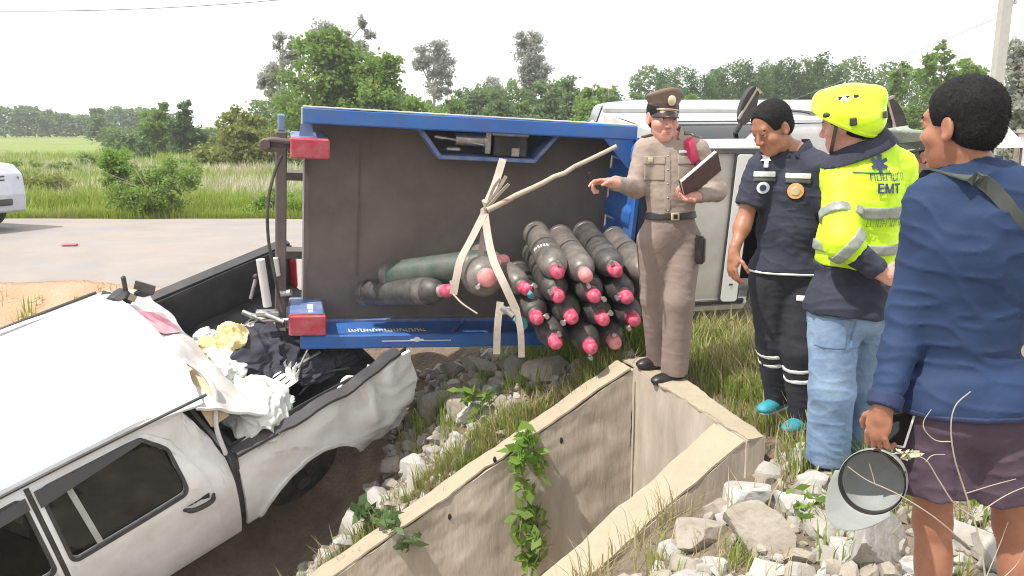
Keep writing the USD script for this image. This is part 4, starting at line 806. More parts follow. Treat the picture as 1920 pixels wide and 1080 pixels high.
def ell(c, r, R=None, k=.03, sub=False): return ('e', np.asarray(c, float), np.asarray(r, float), np.eye(3) if R is None else R, None, k, sub)
def inflate(prims, e): return [(p[0], p[1], p[2], p[3] + e, p[4] + e, *p[5:]) if p[0] == 'c' else (p[0], p[1], p[2] + e, *p[3:]) for p in prims]
def pd(p, x):
    if p[0] == 'c':
        a, b, ra, rb = p[1:5]; d = b - a; t = np.clip((x - a) @ d / max(d @ d, 1e-9), 0, 1)
        return np.linalg.norm(x - a - t[..., None] * d, axis=-1) - (ra + (rb - ra) * t)
    q = (x - p[1]) @ p[3]; k0 = np.linalg.norm(q / p[2], axis=-1); k1 = np.linalg.norm(q / p[2] ** 2, axis=-1)
    return k0 * (k0 - 1) / np.maximum(k1, 1e-6)
def pb(p, pad):
    if p[0] == 'c': r = max(p[3], p[4]) + pad; return np.minimum(p[1], p[2]) - r, np.maximum(p[1], p[2]) + r
    r = np.sqrt((p[3] ** 2) @ (p[2] ** 2)) + pad; return p[1] - r, p[1] + r
def smin(a, b, k): h = np.maximum(k - np.abs(a - b), 0) / k; return np.minimum(a, b) - h * h * k * .25
def field(group, o, h, n):
    'group: (prims, cuts): cuts are (point, normal) keeping what lies behind the plane'
    prims, cuts = group; f = np.full(n, .5, np.float32)
    for p in prims:
        lo, hi = pb(p, .03 + p[5]); i0 = np.clip(np.floor((lo - o) / h).astype(int), 0, n); i1 = np.clip(np.ceil((hi - o) / h).astype(int) + 1, 0, n)
        if (i1 <= i0).any(): continue
        ax = [o[k] + h * np.arange(i0[k], i1[k]) for k in range(3)]; x = np.stack(np.meshgrid(*ax, indexing='ij'), -1)
        d = pd(p, x).astype(np.float32); s = tuple(slice(a, b) for a, b in zip(i0, i1))
        f[s] = -smin(-f[s], d, p[5]) if p[6] else smin(f[s], d, p[5])
    if cuts:
        I = np.argwhere(f < .1); x = I * h + o; v = f[tuple(I.T)]
        for c in cuts:
            d = (x - c[0]) @ np.asarray(c[1], float)
            v = np.maximum(v, d) if len(c) < 3 else np.where(np.linalg.norm(x - c[0], axis=1) < c[2], np.maximum(v, d), v)
        f[tuple(I.T)] = v
    return f
def mesh_of(groups, h=.008, fold=0., fscale=9., seed=0, grow=0., clip=None, k=.03, extra=None, stretch=(1, 1, .55)):
    'clip: (centre, R, half sizes) keeps only what lies in that box'
    bs = [pb(p, .012 + grow) for g in groups for p in g[0] if not p[6]]; lo = np.min([b[0] for b in bs], 0); hi = np.max([b[1] for b in bs], 0)
    if clip is not None:
        c, R_, hs = clip; r = np.abs(R_) @ np.asarray(hs, float) + 2 * h; lo, hi = np.maximum(lo, c - r), np.minimum(hi, c + r)
    lo = lo - 2 * h; n = np.ceil((hi - lo) / h).astype(int) + 3; f = None
    for g in groups:
        q = field(g, lo, h, n); f = q if f is None else smin(f, q, k)
    f = f - grow
    if fold or clip is not None or extra is not None:
        I = np.argwhere(np.abs(f) < (.05 if clip is None else 1.)); x = I * h + lo; v = f[tuple(I.T)]
        if fold:
            y = x * fscale * np.array(stretch); w = meshkit.noise(y + 1.5 * meshkit.noise(y * .6, seed + 9)[:, None], seed)
            w2 = meshkit.noise(x * fscale * 2.3 + 2 * meshkit.noise(y, seed + 4)[:, None], seed + 5)
            w3 = 1 - np.abs(2 * meshkit.noise(x * fscale * np.array([1.3, 1.3, 1.9]) + 1.2 * meshkit.noise(y * .8, seed + 2)[:, None] + x[:, [2]] * fscale * .9, seed + 7) - 1)
            v = v + fold * (np.abs(w - .5) * -3.0 + .55) + fold * .6 * (w2 - .5) - fold * .6 * (w3 ** 5 - .15)
        if extra is not None: v = extra(x, v)
        if clip is not None:
            q = np.abs((x - c) @ R_) - hs; v = np.maximum(v, q.max(1))
        f[tuple(I.T)] = v
    return nets(f, lo, h)
def surf(groups, p, d, reach=.4):
    'first hit of rays p + t d with the garment'
    p = np.array(p, float); t = np.zeros(len(p))
    def ev(x):
        r = None
        for prims, cuts in groups:
            f = np.full(len(x), .5)
            for q in prims: f = -smin(-f, pd(q, x), q[5]) if q[6] else smin(f, pd(q, x), q[5])
            r = f if r is None else smin(r, f, .03)
        return r
    for _ in range(40): t += .9 * np.clip(ev(p + t[:, None] * d), -.02, .05)
    return p + t[:, None] * d
def print_on(groups, m, c, right, up, lift=.004):
    'lays flat lettering (x right, y up) onto the cloth around the point c'
    right, up = unit(right), unit(up); n = np.cross(right, up); v = m.vertices
    base = c + np.outer(v[:, 0], right) + np.outer(v[:, 1], up) + n * .15
    hit = surf(groups, base, -n); m = m.copy(); m.vertices = hit + n * (lift + v[:, 2:3] * 0 + (v[:, 2:3] > .0005) * .0015); return m

def hand_prims(w, d, n, thumb, curl=(.5, .55, .6, .65), s=1.0, tcurl=.5, spread=.06):
    'w wrist, d towards the fingers, n out of the palm, thumb: unit side of the thumb'
    d = unit(d); n = unit(np.asarray(n) - d * (np.asarray(n) @ d)); t = unit(np.asarray(thumb) - d * (np.asarray(thumb) @ d) - n * (np.asarray(thumb) @ n))
    R_ = np.stack([t, d, n], 1); pr = [ell(w + d * .052 * s, np.array([.041, .054, .0165]) * s, R_, .012), cone(w - d * .03, w + d * .03 * s, .026 * s, .027 * s, .015), cone(w + d * .02 * s + t * .018 * s + n * .006, w + d * .06 * s + t * .026 * s + n * .006, .016 * s, .013 * s, .012)]
    for k in range(4):
        x = (.029 - .0195 * k) * s; p = w + d * (.094 - .004 * abs(k - 1.3)) * s + t * x; L = np.array([.043, .027, .022]) * (1, 1.08, 1.0, .80)[k] * s; a = 0; dd = unit(d + t * spread * (1.5 - k))
        for j in range(3):
            a += curl[k] * (.9, 1.1, .8)[j]; e = dd * math.cos(a) + n * math.sin(a); q = p + e * L[j]
            pr.append(cone(p, q, (.0092, .0086, .0078)[j] * s, (.0086, .0078, .0066)[j] * s, .003)); p = q
    p = w + d * .028 * s + t * .030 * s + n * .006; e = unit(d * .62 + t * .72 + n * .28)
    for j, L in enumerate((.036, .032, .026)):
        q = p + e * L * s; pr.append(cone(p, q, (.0125, .0105, .0098)[j] * s, (.0105, .0098, .008)[j] * s, .006)); p = q; e = unit(e + (d * .5 + n * .5 - t * .55) * tcurl)
    return pr
def head_prims(c, R_, s=1.0):
    L = lambda x, y, z: c + R_ @ (np.array([x, y, z]) * s)
    E = lambda p, r, k=.02, sub=False, Q=None: ell(L(*p), np.array(r) * s, R_ if Q is None else R_ @ Q, k, sub)
    C_ = lambda a, b, r1, r2, k=.012, sub=False: cone(L(*a), L(*b), r1 * s, r2 * s, k, sub)
    pr = [E((0, -.012, .032), (.076, .098, .088)), E((0, .022, -.035), (.064, .066, .084)), E((0, .030, -.080), (.050, .048, .040)), E((0, .058, -.102), (.026, .026, .022), .03),
          C_((-.034, .078, .022), (.034, .078, .022), .011, .011, .02), E((.040, .056, -.036), (.026, .026, .024), .02), E((-.040, .056, -.036), (.026, .026, .024), .02)]
    for x in (-.031, .031): pr.append(E((x, .097, -.002), (.019, .013, .0115), .012, True)); pr.append(E((x, .0755, -.002), (.014, .0135, .0125), .004)); pr.append(C_((x - .014, .088, .008), (x + .014, .088, .008), .004, .004, .006))
    pr += [C_((0, .086, .006), (0, .106, -.036), .0085, .0125, .012), E((.012, .096, -.042), (.0085, .010, .008), .006), E((-.012, .096, -.042), (.0085, .010, .008), .006),
           C_((-.020, .080, -.071), (.020, .080, -.071), .0075, .0075, .008), C_((-.018, .079, -.082), (.018, .079, -.082), .0085, .0085, .008), C_((-.022, .094, -.0765), (.022, .094, -.0765), .0035, .0035, .005, True)]
    for x in (-1, 1):
        Q = rotz(x * .30) @ rotx(-.12); pr.append(E((x * .076, -.008, -.010), (.010, .020, .033), .008, False, Q)); pr.append(E((x * .086, -.004, -.010), (.006, .011, .021), .006, True, Q)); pr.append(E((x * .076, -.002, -.036), (.008, .010, .010), .006))
    return pr
def hair_groups(c, R_, s=1.0, lift=.010, front=.062, nape=-.055):
    L = lambda x, y, z: c + R_ @ (np.array([x, y, z]) * s); E = lambda p, r, k=.02, sub=False: ell(L(*p), np.array(r) * s, R_, k, sub)
    return [([E((0, -.014, .036), (.078 + lift, .098 + lift, .087 + lift)), E((0, -.045, -.015), (.068 + lift * .6, .062 + lift * .6, .062)),
              E((0, .112, -.022), (.074, .070, .085), .012, True), E((.088, .030, -.045), (.026, .036, .052), .012, True), E((-.088, .030, -.045), (.026, .036, .052), .012, True), E((.092, -.006, -.020), (.022, .026, .040), .008, True), E((-.092, -.006, -.020), (.022, .026, .040), .008, True)],
             [(L(0, 0, nape), R_ @ np.array([0, .35, -1])), (L(0, front, .05), R_ @ unit([0, 1, -.35]))])]
class Person:
    def __init__(s, name_label, cat, J, face, headc, up, size=1.0, girth=1.0, skin='skin', res=.0055, hands=None, tone=None, hs=1.0):
        s.J = J = {k: np.asarray(v, float) for k, v in J.items()}; s.sz = size; s.skin = skin
        s.root = np.array([(J['anL'][0] + J['anR'][0]) / 2, (J['anL'][1] + J['anR'][1]) / 2, min(J['anL'][2], J['anR'][2]) - .08])
        s.t = thing('person', name_label, cat, None, s.root)
        f = unit(face); u = unit(np.asarray(up) - f * (np.asarray(up) @ f)); s.HR = np.stack([np.cross(f, u), f, u], 1); s.hc = np.asarray(headc, float); s.hs = hs * size
        sh = J['shL'] - J['shR']; s.L = unit(sh); s.U = unit(J['neck'] - J['pelvis']); s.L = unit(s.L - s.U * (s.L @ s.U)); s.F = np.cross(s.L, s.U); s.TR = np.stack([s.L, s.F, s.U], 1)
        hl = unit(J['hipL'] - J['hipR']); hl = unit(hl - s.U * (hl @ s.U)); s.PR = np.stack([hl, np.cross(hl, s.U), s.U], 1)
        g = girth * size; ch = lerp(J['pelvis'], J['neck'], .70); wa = lerp(J['pelvis'], J['neck'], .34)
        half = np.linalg.norm(sh) / 2
        s.torso = [ell(ch, [half * .86, .108 * g, .185 * size], s.TR, .05), ell(wa + s.F * .012, [.142 * g, .105 * g, .19 * size], s.TR, .06), ell(J['pelvis'], [.162 * g, .115 * g, .125 * size], s.PR, .05), ell(J['pelvis'] - s.PR[:, 1] * .05 * g - s.U * .05, [.13 * g, .085 * g, .10 * size], s.PR, .05)]
        s.yoke = [cone(J['neck'] + s.U * .01, lerp(J['neck'], J['sh' + q], .85), .058 * size, .052 * size, .05) for q in 'LR']
        s.arm = {q: [cone(J['sh' + q], J['el' + q], .054 * g, .042 * g, .02), cone(J['el' + q], J['wr' + q], .041 * g, .026 * size, .02), ell(lerp(J['el' + q], J['wr' + q], .25), [.043 * g] * 3, None, .03)] for q in 'LR'}
        s.leg = {q: [cone(J['hip' + q], J['kn' + q], .088 * g, .058 * g, .03), cone(J['kn' + q], J['an' + q], .057 * g, .036 * size, .03), ell(lerp(J['kn' + q], J['an' + q], .28) - s.PR[:, 1] * .012, [.056 * g, .058 * g, .11], None, .03)] for q in 'LR'}
        s.foot = {q: [cone(J['an' + q] - [0, 0, .035], lerp(J['an' + q], J['to' + q], .6) * [1, 1, 0] + [0, 0, J['an' + q][2] - .062], .020, .014, .02)] for q in 'LR'}
        nk = [cone(J['neck'] - s.U * .02, s.hc + s.HR @ (np.array([0, -.022, -.07]) * s.hs), .060 * size, .054 * size, .03)]
        pr = s.torso + s.yoke + nk + head_prims(s.hc, s.HR, s.hs)
        for q in 'LR': pr += s.arm[q] + s.leg[q] + s.foot[q]
        s.hands = hands or {}
        for q, hp in s.hands.items(): pr += hand_prims(J['wr' + q], *hp[:3], **(hp[3] if len(hp) > 3 else {}))
        s.body = s.add('body', mesh_of([(pr, [])], res), skin)
        L = lambda *p: s.hc + s.HR @ (np.array(p) * s.hs)
        for x in (-.031, .031):
            e = s.add('eye', placed(trimesh.creation.icosphere(2, .0118 * s.hs), np.eye(3), L(x, .0782, -.002)), 'eye_white', s.body)
        for x in (-.031, .031):
            s.add('iris', placed(trimesh.creation.icosphere(2, .0062 * s.hs), np.eye(3), L(x, .0852, -.002)), 'eye_dark', s.body)
            s.add('eyebrow', tube([L(x - .017, .0835, .019), L(x, .0865, .0225), L(x + .017, .0835, .019)], .0032 * s.hs, 6), 'hair', s.body)
        for z in (-.0725, -.0815): s.add('lip', ell_mesh(L(0, .0835, z), np.array([.019, .0065, .0048]) * s.hs, s.HR), 'lip', s.body)
    def add(s, name, m, mat, parent=None, smooth=True, **k):
        if isinstance(m, list): m = trimesh.util.concatenate(m)
        m = m.copy(); m.vertices = np.asarray(m.vertices) - s.root; return obj(name, m, mat, parent if parent is not None else s.t, smooth, **k)
    def hairdo(s, lift=.010, n=9000, **k):
        m = mesh_of(hair_groups(s.hc, s.HR, s.hs, lift, **k), .0035, .0012, 70, 3, stretch=(1, 1, 1)); g = np.random.default_rng(17)
        w = m.area_faces / m.area_faces.sum(); f = g.choice(len(m.faces), n, p=w); b = g.dirichlet((1, 1, 1), n); p = (m.triangles[f] * b[:, :, None]).sum(1); nn = m.face_normals[f]
        flow = s.HR @ np.array([0, -.55, -.6]); d = nn * g.uniform(.15, .45, (n, 1)) + flow * .7 + g.normal(0, .22, (n, 3)); d /= np.linalg.norm(d, axis=1)[:, None]
        q = np.cross(d, nn + g.normal(0, .3, (n, 3))); q /= np.linalg.norm(q, axis=1)[:, None] + 1e-9; L = g.uniform(.004, .010, (n, 1)) * (lift / .010) ** .5
        V = np.stack([p - q * .0011 - nn * .001, p + q * .0011 - nn * .001, p + d * L], 1).reshape(-1, 3)
        return s.add('hair', [m, trimesh.Trimesh(V, np.arange(3 * n).reshape(-1, 3), process=False)], 'hair')
    def top(s, e=.02, hem=-.02, sleeve=(1., 1.), se=.018, seam=None):
        'groups of a shirt: torso cut at the hem (metres above the hip line) and the neck, each sleeve cut at its length'
        J = s.J; hp = J['pelvis'] + s.U * hem
        tor = inflate(s.torso[:2], e) + inflate(s.torso[2:], e * .9) + inflate(s.yoke, e * .75)
        tor = tor + [cone(J['hipL'] + s.U * .03, J['hipR'] + s.U * .03, .090 + e, .090 + e, .06)]
        nb = J['neck'] + s.U * .052 * s.sz
        g = [(tor, [(hp, -s.U), (nb, unit(s.U + s.F * .35))])]
        for q, L in zip('LR', sleeve):
            a, b, c = J['sh' + q], J['el' + q], J['wr' + q]
            pr = [cone(lerp(a, J['neck'], .12), b, .058 + se, .046 + se * 1.05, .03)]
            cuts = []
            if L > 1: pr += [cone(b, lerp(b, c, min(L - 1, 1.0)), .046 + se * 1.0, .031 + se * .7, .03)]; cuts = [(lerp(b, c, L - 1), unit(c - b), .14)]
            else: cuts = [(lerp(a, b, L), unit(b - a), .25)]
            g.append((pr, cuts))
        return g
    def pants(s, e=.022, waist=.085, length=1.0, flare=.03, knee=.03):
        J = s.J; g = [(inflate(s.torso[2:], e * .8) + inflate(s.torso[1:2], e * .3), [(J['pelvis'] + s.U * waist, s.U)])]
        for q in 'LR':
            h, k, a = J['hip' + q], J['kn' + q], J['an' + q] + [0, 0, -.01]
            if length >= 1: pr = [cone(h, k, .092 + e, .060 + knee, .04), cone(k, a + [0, 0, -.05], .060 + knee, .040 + flare, .03)]; cuts = [(lerp(k, a, length - .0 if length <= 1 else 1) - [0, 0, .02], unit(a - k), .2)]
            else: pr = [cone(h, k, .092 + e, .066 + flare, .04)]; cuts = [(lerp(h, k, length / .5 if length < .5 else 1) , unit(k - h), .25)]
            g.append((pr, cuts))
        return g
    def band(s, name, groups, c, n, half, mat, grow=.004, parent=None, reach=.3, h=.006, fold=0, **kw):
        'a strip of material round the garment: between two planes about c'
        R_ = frame(n, s.F); return s.add(name, mesh_of(groups, h, grow=grow, clip=(np.asarray(c, float), R_, np.array([reach, reach, half])), fold=fold, **kw), mat, parent)
    def patch(s, name, groups, c, right, up, size, mat, grow=.006, parent=None, h=.004, depth=.06):
        r, u = unit(right), unit(up); n = np.cross(r, u); return s.add(name, mesh_of(groups, h, grow=grow, clip=(np.asarray(c, float), np.stack([r, u, n], 1), np.array([size[0] / 2, size[1] / 2, depth]))), mat, parent)
    def shoes(s, mat, sole='leather_black', e=.010):
        for q in 'LR':
            z0 = min(s.J['an' + q][2], s.J['to' + q][2] + .05) - .083
            d = unit((s.J['to' + q] - s.J['an' + q]) * [1, 1, 0]); b = s.J['an' + q] * [1, 1, 0]; zz = s.J['an' + q][2] - .085
            sd = np.array([d[1], -d[0], 0]); R_ = np.stack([sd, d, [0, 0, 1.]], 1); o = b + [0, 0, zz]
            L = lambda x, y, z: o + R_ @ np.array([x, y, z])
            sh = s.add('shoe', mesh_of([([ell(L(0, -.03, .045), [.041, .055, .050], R_, .03), ell(L(0, .06, .032), [.045, .085, .036], R_, .04), ell(L(.004, .13, .026), [.043, .050, .028], R_, .03), cone(L(0, -.025, .05), L(0, -.02, .10), .042, .044, .03)], [(L(0, 0, .008), (0, 0, -1.)), (L(0, 0, .095), (0, 0, 1.))])], .0055), mat)
            s.add('sole', mesh_of([([ell(L(0, -.03, .012), [.043, .058, .03], R_, .03), ell(L(0, .07, .012), [.047, .105, .03], R_, .04)], [(L(0, 0, 0), (0, 0, -1.)), (L(0, 0, .014), (0, 0, 1.))])], .0055), sole, sh)
def ell_mesh(c, r, R_): return placed(placed(trimesh.creation.icosphere(3, 1.0), np.diag(r)), R_, c)
def rowpts(*p): return [at(*q) for q in p]
def peaked_cap(o, HR, s, top, band_, peak, owner, badge='brass', bend=.0):
    L = lambda x, y, z: o + HR @ (np.array([x, y, z]) * s)
    def crown(u, v):
        a = u * 2 * np.pi; k = np.interp(v, [0, .25, .55, .75, 1], [1.0, 1.12, 1.34, 1.22, 0]); zz = np.interp(v, [0, .25, .55, .75, 1], [.045, .062, .092, .106, .110]) + .050 * np.cos(a) * np.interp(v, [0, .3, .7, 1], [0, .4, 1, .7]) * .55 + .020 * np.maximum(np.cos(a), 0) ** 3 * np.interp(v, [0, .6, 1], [0, 1, .3])
        p = np.stack([.080 * k * np.sin(a), -.010 + .101 * k * np.cos(a) * np.where(np.cos(a) > 0, .97, 1.0), zz + .014], -1); return o + (p * s) @ HR.T
    bd = lambda u, v: o + (np.stack([.0825 * np.sin(u * 2 * np.pi), -.010 + .1035 * np.cos(u * 2 * np.pi), .022 + .045 * v + .012 * np.cos(u * 2 * np.pi) * v], -1) * s) @ HR.T
    pk = lambda u, v: o + (np.stack([(.078 + .010 * v) * np.sin((u - .5) * 2.5), -.010 + (.101 + .062 * v * np.cos((u - .5) * 2.4) ** .8) * np.cos((u - .5) * 2.5), .034 - .036 * v - .012 * ((u - .5) * 2) ** 2], -1) * s) @ HR.T
    c = owner('cap', grid(48, 16, crown), top); owner('cap_band', grid(48, 5, bd, .004), band_, c); owner('peak', grid(24, 10, pk, .004), peak, c)
    owner('cap_cord', tube(curve([L(-.080, .02, .034), L(-.05, .083, .036), L(0, .103, .040), L(.05, .083, .036), L(.080, .02, .034)], 20), .004 * s, 6), badge, c)
    owner('cap_badge', ell_mesh(L(0, .112, .088), np.array([.024, .010, .030]) * s, HR), badge, c); return c

# --- policeman, Y about 5.3
Y0 = 5.16
J = dict(neck=at(1258, 268, Y0), pelvis=at(1256, 428, Y0), shR=at(1205, 283, Y0 - .02), shL=at(1314, 285, Y0 + .02), elR=at(1192, 352, Y0 - .05), wrR=at(1150, 343, Y0 - .26), elL=at(1343, 358, Y0 + .02), wrL=at(1303, 369, Y0 - .20),
         hipR=at(1228, 452, Y0), hipL=at(1282, 452, Y0 + .02), knR=at(1230, 558, Y0 + .05), knL=at(1272, 566, Y0 - .05), anR=at(1238, 662, Y0 + .24), anL=at(1264, 690, Y0 + .0), toR=at(1205, 680, Y0 + .18), toL=at(1232, 710, Y0 - .08))
p1 = Person('policeman in khaki uniform and peaked cap standing on the culvert, holding a folder', 'person', J, (.20, -.97, -.10), at(1243, 219, Y0 - .03), (.02, .12, 1), 1.0, .91, 'skin_rose', .0055,
            {'R': ((-.95, -.25, .12), (.15, -.35, -1), (.1, -.9, .3), dict(curl=(.35, .75, .95, 1.05), tcurl=.5)), 'L': ((-.90, -.42, -.02), (.1, -.55, .85), (-.3, -.9, -.3), dict(curl=(.45, .55, .6, .65)))}, hs=1.13)
p1.hairdo(.003, 3000)
sh = p1.top(.020, .075, (1.93, 1.80), .015); tr = p1.pants(.020, .10, 1.0, .042, .034)
shirt = p1.add('shirt', mesh_of(sh, .0065, .0042, 11, 2), 'khaki'); trou = p1.add('trousers', mesh_of(tr, .0065, .0034, 8, 5, stretch=(1, 1, .4)), 'khaki_trouser')
wb = J['pelvis'] + p1.U * .085
belt = p1.band('belt', [(tr[0][0], [])], wb, p1.U, .021, 'leather_black', .012); bk = surf([(inflate(tr[0][0], .014), [])], [wb + p1.F * .4 - p1.L * .008], -p1.F)[0]
p1.add('buckle', box(bk, (.05, .012, .045), p1.TR, bevel=.004), 'brass', belt); p1.add('buckle_plate', box(bk + p1.F * .007, (.026, .006, .026), p1.TR, bevel=.002), 'leather_black', belt)
def on(pr, px, py, g, Y=Y0): r = ray(px, py); return surf(g, [at(px, py, Y - .4)], unit(r))[0]
for px in (1226, 1288):
    p1.patch('pocket', sh, on(p1, px, 318, sh), p1.L, p1.U, (.115, .125), 'khaki', .005, shirt); p1.patch('pocket_flap', sh, on(p1, px, 300, sh), p1.L, p1.U, (.12, .048), 'khaki_dark' if False else 'khaki', .010, shirt)
p1.patch('placket', sh, on(p1, 1252, 340, sh), p1.L, p1.U, (.034, .34), 'khaki', .004, shirt)
p1.add('button', [ell_mesh(on(p1, 1252, y, sh) + p1.F * .004, np.array([.006, .006, .003]), p1.TR) for y in (292, 318, 344, 370, 394)], 'brass', shirt)
p1.patch('name_tag', sh, on(p1, 1287, 284, sh), p1.L, p1.U, (.10, .018), 'white_plain', .010, shirt); p1.patch('badge', sh, on(p1, 1219, 300, sh), p1.L, p1.U, (.03, .03), 'brass', .014, shirt)
for q in 'LR':
    a, b = J['neck'], J['sh' + q]; p1.add('epaulette', mesh_of(sh, .005, grow=.010, clip=(lerp(a, b, .68) + p1.U * .06, frame(p1.F, b - a), np.array([.055, .06, .030]))), 'leather_black' if q == 'R' else 'khaki_dark', shirt)
    p1.patch('shoulder_mark', sh, lerp(a, b, .68) + p1.U * .075, p1.L, p1.F, (.012, .05), 'brass', .013, shirt)
nc = p1.hc + p1.HR @ np.array([0, -.012, -.115])
for q in (-1, 1):
    k = J['neck'] + p1.U * .075; cl = [k - p1.F * .055 + p1.L * q * .045, k + p1.L * q * .068 - p1.F * .0, k + p1.F * .055 + p1.L * q * .045 - p1.U * .025, k + p1.F * .088 + p1.L * q * .028 - p1.U * .055]
    p1.add('collar', ribbon(curve(cl, 14), .042, [-p1.U * 1.0 + p1.L * q * .5] * 14, .005), 'khaki', shirt)
cord = [J['shL'] * .5 + J['neck'] * .5 + p1.U * .060, on(p1, 1290, 266, sh) + p1.U * .012, on(p1, 1294, 288, sh) + p1.F * .012, on(p1, 1300, 306, sh) + p1.F * .014]
p1.add('red_lanyard', [ribbon(curve(cord, 14), .066, p1.L, .012), tube(curve([on(p1, 1286, 270, sh) + p1.F * .012, on(p1, 1306, 312, sh) + p1.F * .014, on(p1, 1322, 300, sh) + p1.F * .01], 12), .008)], 'red_cord')
for q in 'RL': p1.band('cuff', [(inflate(p1.arm[q], .014), [])], lerp(J['el' + q], J['wr' + q], .86 if q == 'R' else .72), J['wr' + q] - J['el' + q], .026, 'khaki', .003, shirt, .07)
pz = on(p1, 1302, 462, tr); p1.add('holster', box(pz + [.03, .0, -.02], (.055, .10, .17), rotz(.3), bevel=.02), 'leather_black')
p1.add('trouser_stripe', ribbon([p1.J['hipR'] - p1.L * .115, p1.J['knR'] - p1.L * .095, p1.J['anR'] - p1.L * .082], .012, p1.F, .004), 'khaki_dark', trou)
p1.shoes('leather_black')
peaked_cap(p1.hc + p1.HR @ np.array([0, 0, .008]), p1.HR @ rotx(.04), 1.02, 'khaki_dark', 'leather_maroon', 'leather_black', lambda n, m, mt, par=None: p1.add(n, m, mt, par))
fo = np.array([at(1275, 345, 4.86), at(1337, 292, 4.94), at(1340, 322, 5.06), at(1300, 358, 4.96)]); fn_ = unit(np.cross(fo[1] - fo[0], fo[3] - fo[0]))
fold_ = thing('folder', 'dark folder of papers held in the policeman\'s left hand', 'folder')
fc = fo.mean(0); fx = unit(fo[1] - fo[0]); fy = unit((fo[3] - fo[0]) - fx * ((fo[3] - fo[0]) @ fx)); FR = np.stack([fx, fy, np.cross(fx, fy)], 1)
obj('cover', [box(fc + FR[:, 2] * s * .011, (.29, .15, .004), FR, bevel=.001) for s in (1, -1)], 'leather_maroon', fold_); obj('pages', box(fc - fy * .004, (.28, .148, .017), FR), 'paper', fold_)
hp = J['wrR'] + unit([-.95, -.25, .12]) * .10
pen = thing('pen', 'pen between the policeman\'s raised fingers', 'pen'); obj('barrel', cyl(hp + [.0, -.01, -.04], hp + [-.05, -.05, .05], .0045, .0045, 8), 'leather_black', pen)

# --- man in the dark uniform, Y about 4.4
Y1 = 4.42
J = dict(neck=at(1490, 292, Y1 + .02), pelvis=at(1476, 500, Y1 + .02), shR=at(1424, 318, Y1 + .02), shL=at(1540, 322, Y1 - .10), elR=at(1396, 412, Y1 + .0), wrR=at(1376, 473, Y1 - .10), elL=at(1566, 420, Y1 - .12), wrL=at(1545, 500, Y1 - .25),
         hipR=at(1445, 528, Y1 + .04), hipL=at(1506, 530, Y1 + .0), knR=at(1452, 640, Y1 + .06), knL=at(1500, 656, Y1 - .04), anR=at(1460, 738, Y1 + .14), anL=at(1504, 772, Y1 + .0), toR=at(1428, 750, Y1 + .02), toL=at(1476, 790, Y1 - .12))
p2 = Person('man in dark navy rescue uniform looking down beside the overturned truck cab', 'person', J, (-.78, -.40, -.42), at(1447, 238, Y1 - .03), (-.25, -.08, 1), .97, 1.02, 'skin_tan', .0055,
            {'R': ((-.10, -.15, -1), (.75, .35, -.1), (-.45, -.9, 0), dict(curl=(.45, .5, .55, .6))), 'L': ((0, -.3, -1), (-.9, 0, 0), (0, -1, .2))}, hs=1.10)
p2.hairdo(.005, nape=-.045)
sh = p2.top(.026, -.02, (.72, .72), .026); tr = p2.pants(.024, .06, 1.0, .026, .036)
shirt = p2.add('shirt', mesh_of(sh, .0065, .007, 9, 12), 'navy_cloth'); trou = p2.add('trousers', mesh_of(tr, .0065, .005, 8, 15, stretch=(1, 1, .4)), 'black_cloth')
for q in (-1, 1):
    k = J['neck'] + p2.U * .06; cl = [k - p2.F * .06 + p2.L * q * .03, k + p2.L * q * .078 - p2.F * .01, k + p2.F * .06 + p2.L * q * .055 - p2.U * .02, k + p2.F * .105 + p2.L * q * .03 - p2.U * .07]
    p2.add('collar', ribbon(curve(cl, 14), .05, [-p2.U * 1.0 + p2.L * q * .6] * 14, .006), 'navy_cloth', shirt)
o2 = lambda px, py, g=sh: on(p2, px, py, g, Y1)
for a, b, w in ((1433, 327, .105), (1497, 330, .125)): p2.patch('chest_stripe', sh, o2(a, b), p2.L, p2.U, (w, .028), 'reflective_light', .007, shirt); p2.patch('stripe_shade', sh, o2(a, b + 10), p2.L, p2.U, (w, .02), 'strap_olive', .005, shirt)
def disc(pp, g, c, r, mt, par, grow=.007, star=0):
    n = 24; a = np.arange(n) / n * 2 * np.pi; rr = r * (1 if not star else 1); m = extrude(sg.Point(0, 0).buffer(r, 10) if not star else sg.Polygon([(r * (1 if k % 2 == 0 else .5) * math.cos(k * math.pi / star + 1.57), r * (1 if k % 2 == 0 else .5) * math.sin(k * math.pi / star + 1.57)) for k in range(2 * star)]), .003, r * .5)
    return pp.add('badge', print_on(g, m, c, pp.L * -1 if False else pp.rt, pp.U, grow), mt, par)
p2.rt = -p2.L if (-p2.L)[0] > 0 else p2.L
disc(p2, sh, o2(1431, 352), .030, 'white_print', shirt); disc(p2, sh, o2(1431, 352), .016, 'navy_print', shirt, .010); disc(p2, sh, o2(1492, 358), .040, 'orange_badge', shirt); disc(p2, sh, o2(1492, 358), .022, 'brass', shirt, .010)
disc(p2, sh, o2(1437, 296), .030, 'white_print', shirt, .008, 6); p2.patch('chest_emblem', sh, o2(1437, 306), p2.L, p2.U, (.022, .045), 'white_print', .008, shirt)
for q, y0, y1 in (('R', 666, 686), ('L', 682, 702)):
    for y in (y0, y1): p2.band('leg_stripe', [tr[1 if q == 'L' else 2]], at(1462 if q == 'R' else 1497, y, Y1), J['an' + q] - J['kn' + q], .011, 'reflective_light', .004, trou, .16)
p2.band('waist_stripe', [(sh[0][0], [])], J['pelvis'] + p2.U * -.02 - p2.U * .0, p2.U, .006, 'reflective_light', .004, shirt, .3)
p2.patch('thigh_stripe', tr, o2(1508, 560, tr), p2.L, p2.U, (.08, .03), 'reflective_light', .005, trou)
p2.shoes('shoe_teal', 'sole_white')

